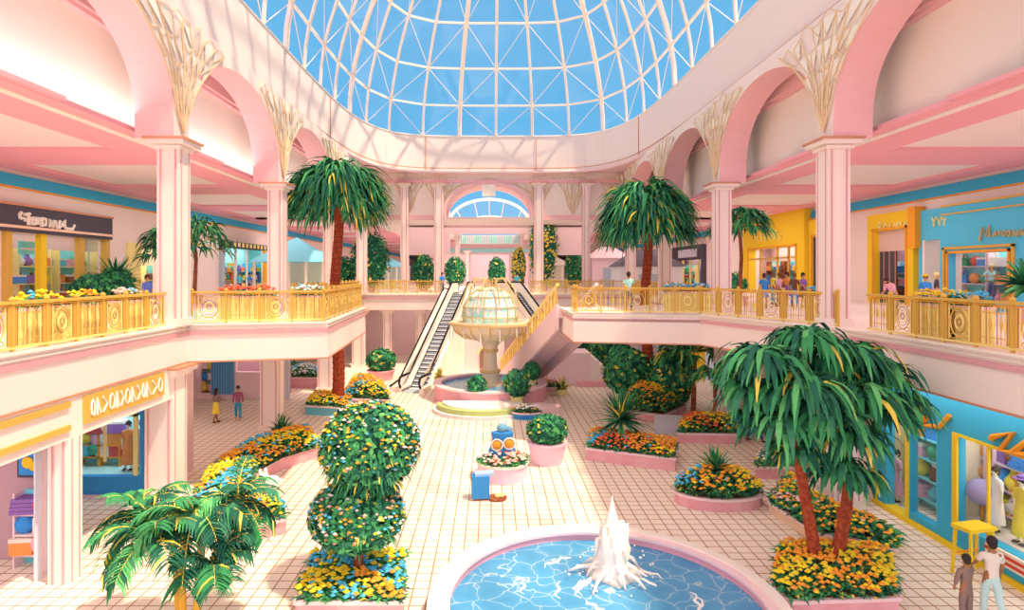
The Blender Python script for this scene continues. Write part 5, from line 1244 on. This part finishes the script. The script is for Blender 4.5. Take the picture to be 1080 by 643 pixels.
# ------------------------------------------------------------------ people
def skinned(name, verts, edges, m, parent, sub=1, root=0, smooth=True):
    """continuous surface grown round a skeleton: verts = [(x, y, z, rx, ry)]"""
    me = bpy.data.meshes.new(name); me.from_pydata([v[:3] for v in verts], edges, []); me.materials.append(m)
    o = bpy.data.objects.new(name, me); COL.objects.link(o); o.parent = parent
    md = o.modifiers.new('skin', 'SKIN'); md.use_smooth_shade = smooth; md.branch_smoothing = .4
    for i, v in enumerate(verts):
        d = me.skin_vertices[0].data[i]; d.radius = (v[3], v[4] if len(v) > 4 else v[3]); d.use_root = (i == root)
    sd = o.modifiers.new('sub', 'SUBSURF'); sd.levels = sd.render_levels = sub
    return o
def person(label, loc, rz=0, h=1.7, skin=SKIN, top=None, bottom=None, hairm=HAIR, legs='pants', sleeves=.5, arms=((.05, .0), (.05, .0)), stride=.0, bend=0.0, seat=None, long_hair=False, detail=False, hat=None, shoes=None, dress=None):
    """faces -Y. arms: per side (swing forward, raise) ; bend: torso leaning forward"""
    s = h/1.7; t = thing('person', label, 'person', loc, rz); t.scale = (s, s, s)
    sz = 0 if seat is None else seat-.93+.02
    def B(x, y, z):                                     # torso bend about the pelvis
        dz = z-.95; c, n = math.cos(bend), math.sin(bend); yy = y*c-dz*n if dz > 0 else y
        zz_ = .95+dz*c+y*n if dz > 0 else z
        return (x, yy, zz_+sz)
    V = []; E = []
    def v(p, r, r2=None, frm=None):
        V.append((*p, r, r2 or r)); i = len(V)-1
        if frm is not None: E.append((frm, i))
        return i
    pel = v(B(0, 0, .95), .125, .10)
    ab = v(B(0, 0, 1.12), .115, .09, pel); ch = v(B(0, 0, 1.32), .135, .10, ab); nk0 = v(B(0, .01, 1.43), .06, .055, ch)
    nk = v(B(0, -.005, 1.49), .05, .05, nk0); hd0 = v(B(0, -.02, 1.55), .068, .075, nk); hd1 = v(B(0, -.015, 1.62), .078, .095, hd0); hd2 = v(B(0, -.01, 1.69), .06, .075, hd1)
    legp, armp = [], []
    for k, sx in enumerate((-1, 1)):
        fw = stride*(1 if sx > 0 else -1)
        hip = v((sx*.09, 0, .90+sz), .09, .09, pel)
        if seat is None:
            kn = v((sx*.10, -fw*.5-.01, .50), .058, .062, hip); an = v((sx*.10, -fw*.8+(.12 if fw < 0 else 0), .09+(.05 if fw < 0 else 0)), .038, .042, kn)
        else:
            kn = v((sx*.11, -.42, .93+sz), .062, .062, hip); an = v((sx*.11, -.46, .09), .038, .042, kn)
        x, y, z = V[an][:3]; ft = v((x*1.1, y-.13, .04+(z-.09)), .036, .026, an)
        legp.append((V[hip], V[kn], V[an], V[ft]))
        sh = v(B(sx*.17, .0, 1.38), .052, .052, ch)
        fwd, up = arms[k]
        el = B(sx*(.22+.06*up), -.25*fwd, 1.38-.28*(1-up*.6)*max(.2, 1-fwd*.35)); el = v(el, .038, .038, sh)
        ex, ey, ez = V[el][:3]; wx, wy, wz = ex-sx*.05*fwd, ey-.24*min(1, fwd*1.3), ez-.25*(1-min(1, fwd*1.05))+.2*up
        wr = v((wx, wy, wz), .026, .024, el)
        dirv = (Vector((wx, wy, wz))-Vector((ex, ey, ez))).normalized()
        pm = Vector((wx, wy, wz))+dirv*.06; pl = v(tuple(pm), .034, .018, wr)
        if detail:
            sd_ = dirv.cross(Vector((sx, 0, .2))).normalized(); inn = dirv.cross(sd_).normalized()
            for q, L in enumerate((.062, .072, .068, .052)):
                b = pm+sd_*(-.027+.018*q)+dirv*.03; f1 = v(tuple(b), .009, .009, pl); f2 = v(tuple(b+dirv*L*.5+inn*.008), .0085, .0085, f1); v(tuple(b+dirv*L*.85+inn*.028), .007, .007, f2)
            b = pm-sd_*.03-dirv*.015; f1 = v(tuple(b), .01, .01, pl); v(tuple(b-sd_*.025+dirv*.035), .009, .009, f1)
        else: v(tuple(pm+dirv*.07), .022, .014, pl)
        armp.append((V[sh], V[el], V[wr]))
    skinned('body', V, E, skin, t, 2 if detail else 1)
    hx, hy, hz = V[hd1][:3]
    m = MB(); m.ball((hx, hy-.098, hz-.02), .014, 6, sz=1.5)                    # nose
    for sx in (-1, 1): m.ball((hx+sx*.082, hy+.005, hz-.015), .02, 6, sz=1.5, sx=.5)     # ears
    m.build('face', skin, t, smooth=True)
    m = MB()
    for sx in (-1, 1): m.ball((hx+sx*.032, hy-.088, hz+.012), .010, 6)
    m.box(hx-.022, hx+.022, hy-.094, hy-.086, hz-.062, hz-.054)
    m.build('eyes_and_mouth', HAIR, t)
    m = MB(); m.ball((hx, hy+.022, hz+.03), .105, 14, sz=1.05, sx=.93, sy=1.0); m.ball((hx, hy+.05, hz-.04), .08, 10, sz=1.1)
    if long_hair: m.ball((hx, hy+.07, hz-.1), .09, 10, sz=1.6)
    m.build('hair', hairm, t, smooth=True)
    if hat: m = MB(); m.lathe([(.18, 0), (.18, .012), (.1, .02), (.095, .08), (.06, .1), (1e-3, .105)], 16, (hx, hy, hz+.06)); m.build('hat', hat, t)
    # clothes
    if top:
        W_ = []; E2 = []
        def w(p, r, r2, f=None):
            W_.append((*p, r, r2)); i = len(W_)-1
            if f is not None: E2.append((f, i))
            return i
        a = w(B(0, 0, .84), .155, .128); b = w(B(0, 0, 1.12), .132, .108, a); c = w(B(0, 0, 1.34), .165, .125, b); w(B(0, .005, 1.44), .085, .078, c)
        for s_, e_, wr_ in armp:
            p = w(s_[:3], .075, .072, c); q = w(tuple(Vector(s_[:3]).lerp(Vector(e_[:3]), min(1, sleeves*2))), .056, .056, p)
            if sleeves > .5: w(tuple(Vector(e_[:3]).lerp(Vector(wr_[:3]), (sleeves-.5)*2)), .042, .042, q)
        skinned('shirt', W_, E2, top, t, 1)
    if bottom or dress:
        if legs == 'pants':
            W_ = [(*B(0, 0, 1.03), .138, .112), (*B(0, 0, .93), .15, .12)]; E2 = [(0, 1)]
            for hp, kn_, an_, _f in legp:
                i = len(W_); W_ += [(hp[0], hp[1]*.6+kn_[1]*.4, hp[2]*.7+kn_[2]*.3, .10, .10), (*kn_[:3], .078, .078), (*an_[:3], .062, .062)]; E2 += [(1, i), (i, i+1), (i+1, i+2)]
            skinned('trousers', W_, E2, bottom, t, 1)
        else:
            zb = {'skirt': .5, 'long_skirt': .22, 'shorts': .6}[legs]
            m = MB(); m.lathe([(.24 if legs != 'shorts' else .19, zb+sz), (.19, .75+sz), (.145, 1.0+sz), (.13, 1.06+sz)], 18, sy=.85, cap=False); m.lathe([(.225 if legs != 'shorts' else .18, zb+sz), (.14, 1.0+sz)], 18, sy=.85, cap=False)
            m.build('skirt', bottom, t, smooth=True)
    if shoes:
        for hp, kn_, an_, f_ in legp:
            m = MB(); cx_, cy_ = (an_[0]+f_[0])/2, (an_[1]+f_[1])/2-.01; m.ball((cx_, cy_, f_[2]+.0), .05, 10, sx=.95, sy=2.4, sz=.9); m.build('shoe', shoes, t, smooth=True)
    return t
C_ = COLR; CREAMC = mat('cream_cloth', 'F2E4CC'); NAVY = mat('navy_cloth', '41507A'); MAUVE = mat('mauve_cloth', '9A5068'); TAUPE = mat('taupe_cloth', '8A6862'); SHIRTB = mat('sky_cloth', 'A8D4DC')
x, y = G(228, 446); person('person in a brown top and yellow skirt standing on the left aisle', (x, y, 0), 2.6, 1.7, SKIN2, TAUPE, C_['yellow'], legs='skirt', long_hair=True, shoes=BARK2, arms=((.6, .1), (.1, 0)), stride=.15)
x, y = G(251, 443); person('person in a mauve long sleeved top and blue leggings on the left aisle', (x, y, 0), .3, 1.72, SKIN, MAUVE, mat('teal_cloth', '3E8AA0'), sleeves=.95, shoes=ORG, stride=.1)
x, y = XP(1019, 13.0), 13.0; person('dark haired person in a taupe jacket seen from behind at the bottom right', (x, y, 0), 3.3, 1.45, SKIN2, TAUPE, TAUPE, sleeves=.95, detail=True, shoes=BLACK, arms=((.5, 0), (.2, 0)))
x, y = XP(1046, 13.1), 13.1; person('person in a white top and pale blue trousers at the bottom right', (x, y, 0), 3.0, 1.78, SKIN2, W2, mat('pale_blue_cloth', 'BFDCE0'), sleeves=.4, detail=True, shoes=BLACK, arms=((.15, 0), (.5, .0)), stride=.12)
x, y = G(957, 522); person('child in a blue top and white skirt at the lower blue store door', (x-.75, y, 0), 1.2, 1.35, SKIN, C_['blue'], W2, legs='skirt', hairm=HAIRB, hat=C_['red'], shoes=GREY)
x, y = XP(797, 27), 27; person('person in a bright blue shirt behind the weeping tree near the pale wall', (x, y, 0), .8, 1.75, SKIN2, C_['blue'], NAVY, shoes=BLACK, stride=.3)
x, y = XP(663, 27.3), 27.3; person('person in a pale aqua shirt and blue trousers at the right balcony railing', (x, y, UP), PI-.3, 1.72, SKIN, SHIRTB, NAVY, sleeves=.4, shoes=BARK2, arms=((.9, .1), (.7, .1)))
x, y = XP(155, 25), 25; person('person in a purple blue top behind the near left railing by the column', (x, y, UP), 1.2, 1.6, SKIN2, mat('indigo_cloth', '5A64A8'), NAVY, shoes=BLACK)
x = XP(943, 25); person('person in a pale pink top bending over beside the golden shop with the blind', (x, 25, UP), -1.2, 1.68, SKIN, C_['pink'], TAUPE, bend=.8, shoes=BLACK, arms=((.6, 0), (.6, 0)))
x = XP(976, 24.5); person('person in a yellow hat and blue top before the recessed entrance', (x, 24.5, UP), -.9, 1.6, SKIN, C_['blue'], NAVY, hat=YEL, hairm=HAIRB, shoes=BLACK)
x = XP(988, 25.3); person('person in a dark and pink outfit behind the yellow hatted one', (x, 25.3, UP), .9, 1.7, SKIN, DARK, C_['pink'], legs='long_skirt', hairm=TAN, shoes=BLACK)
x = WR+1.1; person('shop clerk in a pale blue apron behind the blue shop window', (x, F*x/(1046-CX), UP+.4), -1.2, 1.7, SKIN, SHIRTB, NAVY, hairm=TAN, arms=((.9, 0), (.8, .1)), shoes=BLACK)
x = XP(877, 27.5); person('person in a royal blue shirt before the golden shop with white script', (x, 27.5, UP), PI, 1.72, SKIN, C_['blue'], NAVY, shoes=BLACK, arms=((.5, .2), (.1, 0)))
for i, (px_, D, tp, bt, lab, sl) in enumerate(((806, 30, 'blue', 'blue', 'slim person in blue behind the rail before the big yellow shop', .4), (822, 31, 'pink', 'brown', 'person in a pink top among the crowd at the big yellow shop', .5), (830, 31.8, 'orange', 'purple', 'person in an orange top in the middle of the crowd at the big yellow shop', .9),
                                     (838, 31, 'brown', 'blue', 'person in a brown top at the right of the crowd before the big yellow shop', .5), (847, 30.2, 'purple', 'brown', 'person in purple nearest the right post of the big yellow shop', .5), (815, 33, 'yellow', 'teal', 'person in a yellow top farther back at the big yellow shop', .5))):
    person(lab, (XP(px_, D), D, UP), PI*.9+i, 1.66+.03*(i % 3), (SKIN, SKIN2)[i % 2], C_[tp], C_[bt], sleeves=sl, legs='pants' if i % 2 else 'skirt', hairm=(HAIR, HAIRB)[i % 2], shoes=BLACK, arms=((.4*(i % 3), 0), (.1, 0)))
for i, (px_, X_, tp, lab) in enumerate(((20, -22.6, 'red', 'shopper in a red top inside the left pane of the dark signed shop'), (34, -22.8, 'green', 'shopper in a green top in the dark signed shop near its first post'), (62, -22.7, 'purple', 'shopper in a purple top in the middle pane of the dark signed shop'), (93, -22.6, 'blue', 'shopper in a blue top inside the right pane of the dark signed shop'))):
    person(lab, (X_, F*X_/(px_-CX), UP), 1.2+i, 1.7, (SKIN, SKIN2)[i % 2], C_[tp], NAVY, shoes=BLACK, hairm=(HAIR, HAIRB)[i % 2])
for i, (px_, D, tp, lab) in enumerate(((258, 50, 'teal', 'person in pale teal at the left of the grey canopied shop'), (268, 51.5, 'blue', 'person in blue at the right of the grey canopied shop'))):
    person(lab, (XP(px_, D), D-1, UP), .6+i*2, 1.72, SKIN, C_[tp], NAVY, shoes=BLACK)
for i, (px_, tp, lab) in enumerate(((467, 'blue', 'person in blue at the head of the left escalator'), (545, 'teal', 'person in teal at the head of the right escalator'))):
    person(lab, (XP(px_, 51), 51 if i else 50.4, UP), .6+i*2, 1.72, SKIN, C_[tp], NAVY, shoes=BLACK)
x, y = XP(576, 31.5), 31.5
person('person in a bright blue top standing on the half landing of the right escalator', (4.3, 41.2, 2.2), 2.0, 1.7, SKIN, C_['blue'], NAVY, shoes=BLACK)
# mannequins in the deep blue window and the lower right store
for i, (x_, y_, z_, tp, lab, r_) in enumerate(((-12.55, 21.0, .7, 'orange', 'mannequin in an orange dress in the deep blue lower left window', 0), (-12.15, 21.1, .7, 'pink', 'mannequin in a pink gown in the deep blue lower left window', .3),
                                           (XS+.7, F*(XS+.7)/(1050-CX), .74, 'white', 'mannequin in a white outfit in the large lower right window', -PI/2), (XS+.7, F*(XS+.7)/(1078-CX), .74, 'yellow', 'mannequin in a yellow outfit in the large lower right window', -PI/2), (XS+.8, F*(XS+.8)/(946-CX), 0, 'pink', 'mannequin in pink behind the door of the lower blue store', -PI/2))):
    t = person(lab, (x_, y_, z_), r_, 1.65, mat('mannequin', 'E8C8B0'), C_[tp], C_[tp], legs='long_skirt', hat=C_['purple'] if i % 2 else None, shoes=DARK); t.name = 'mannequin'; t['category'] = 'mannequin'
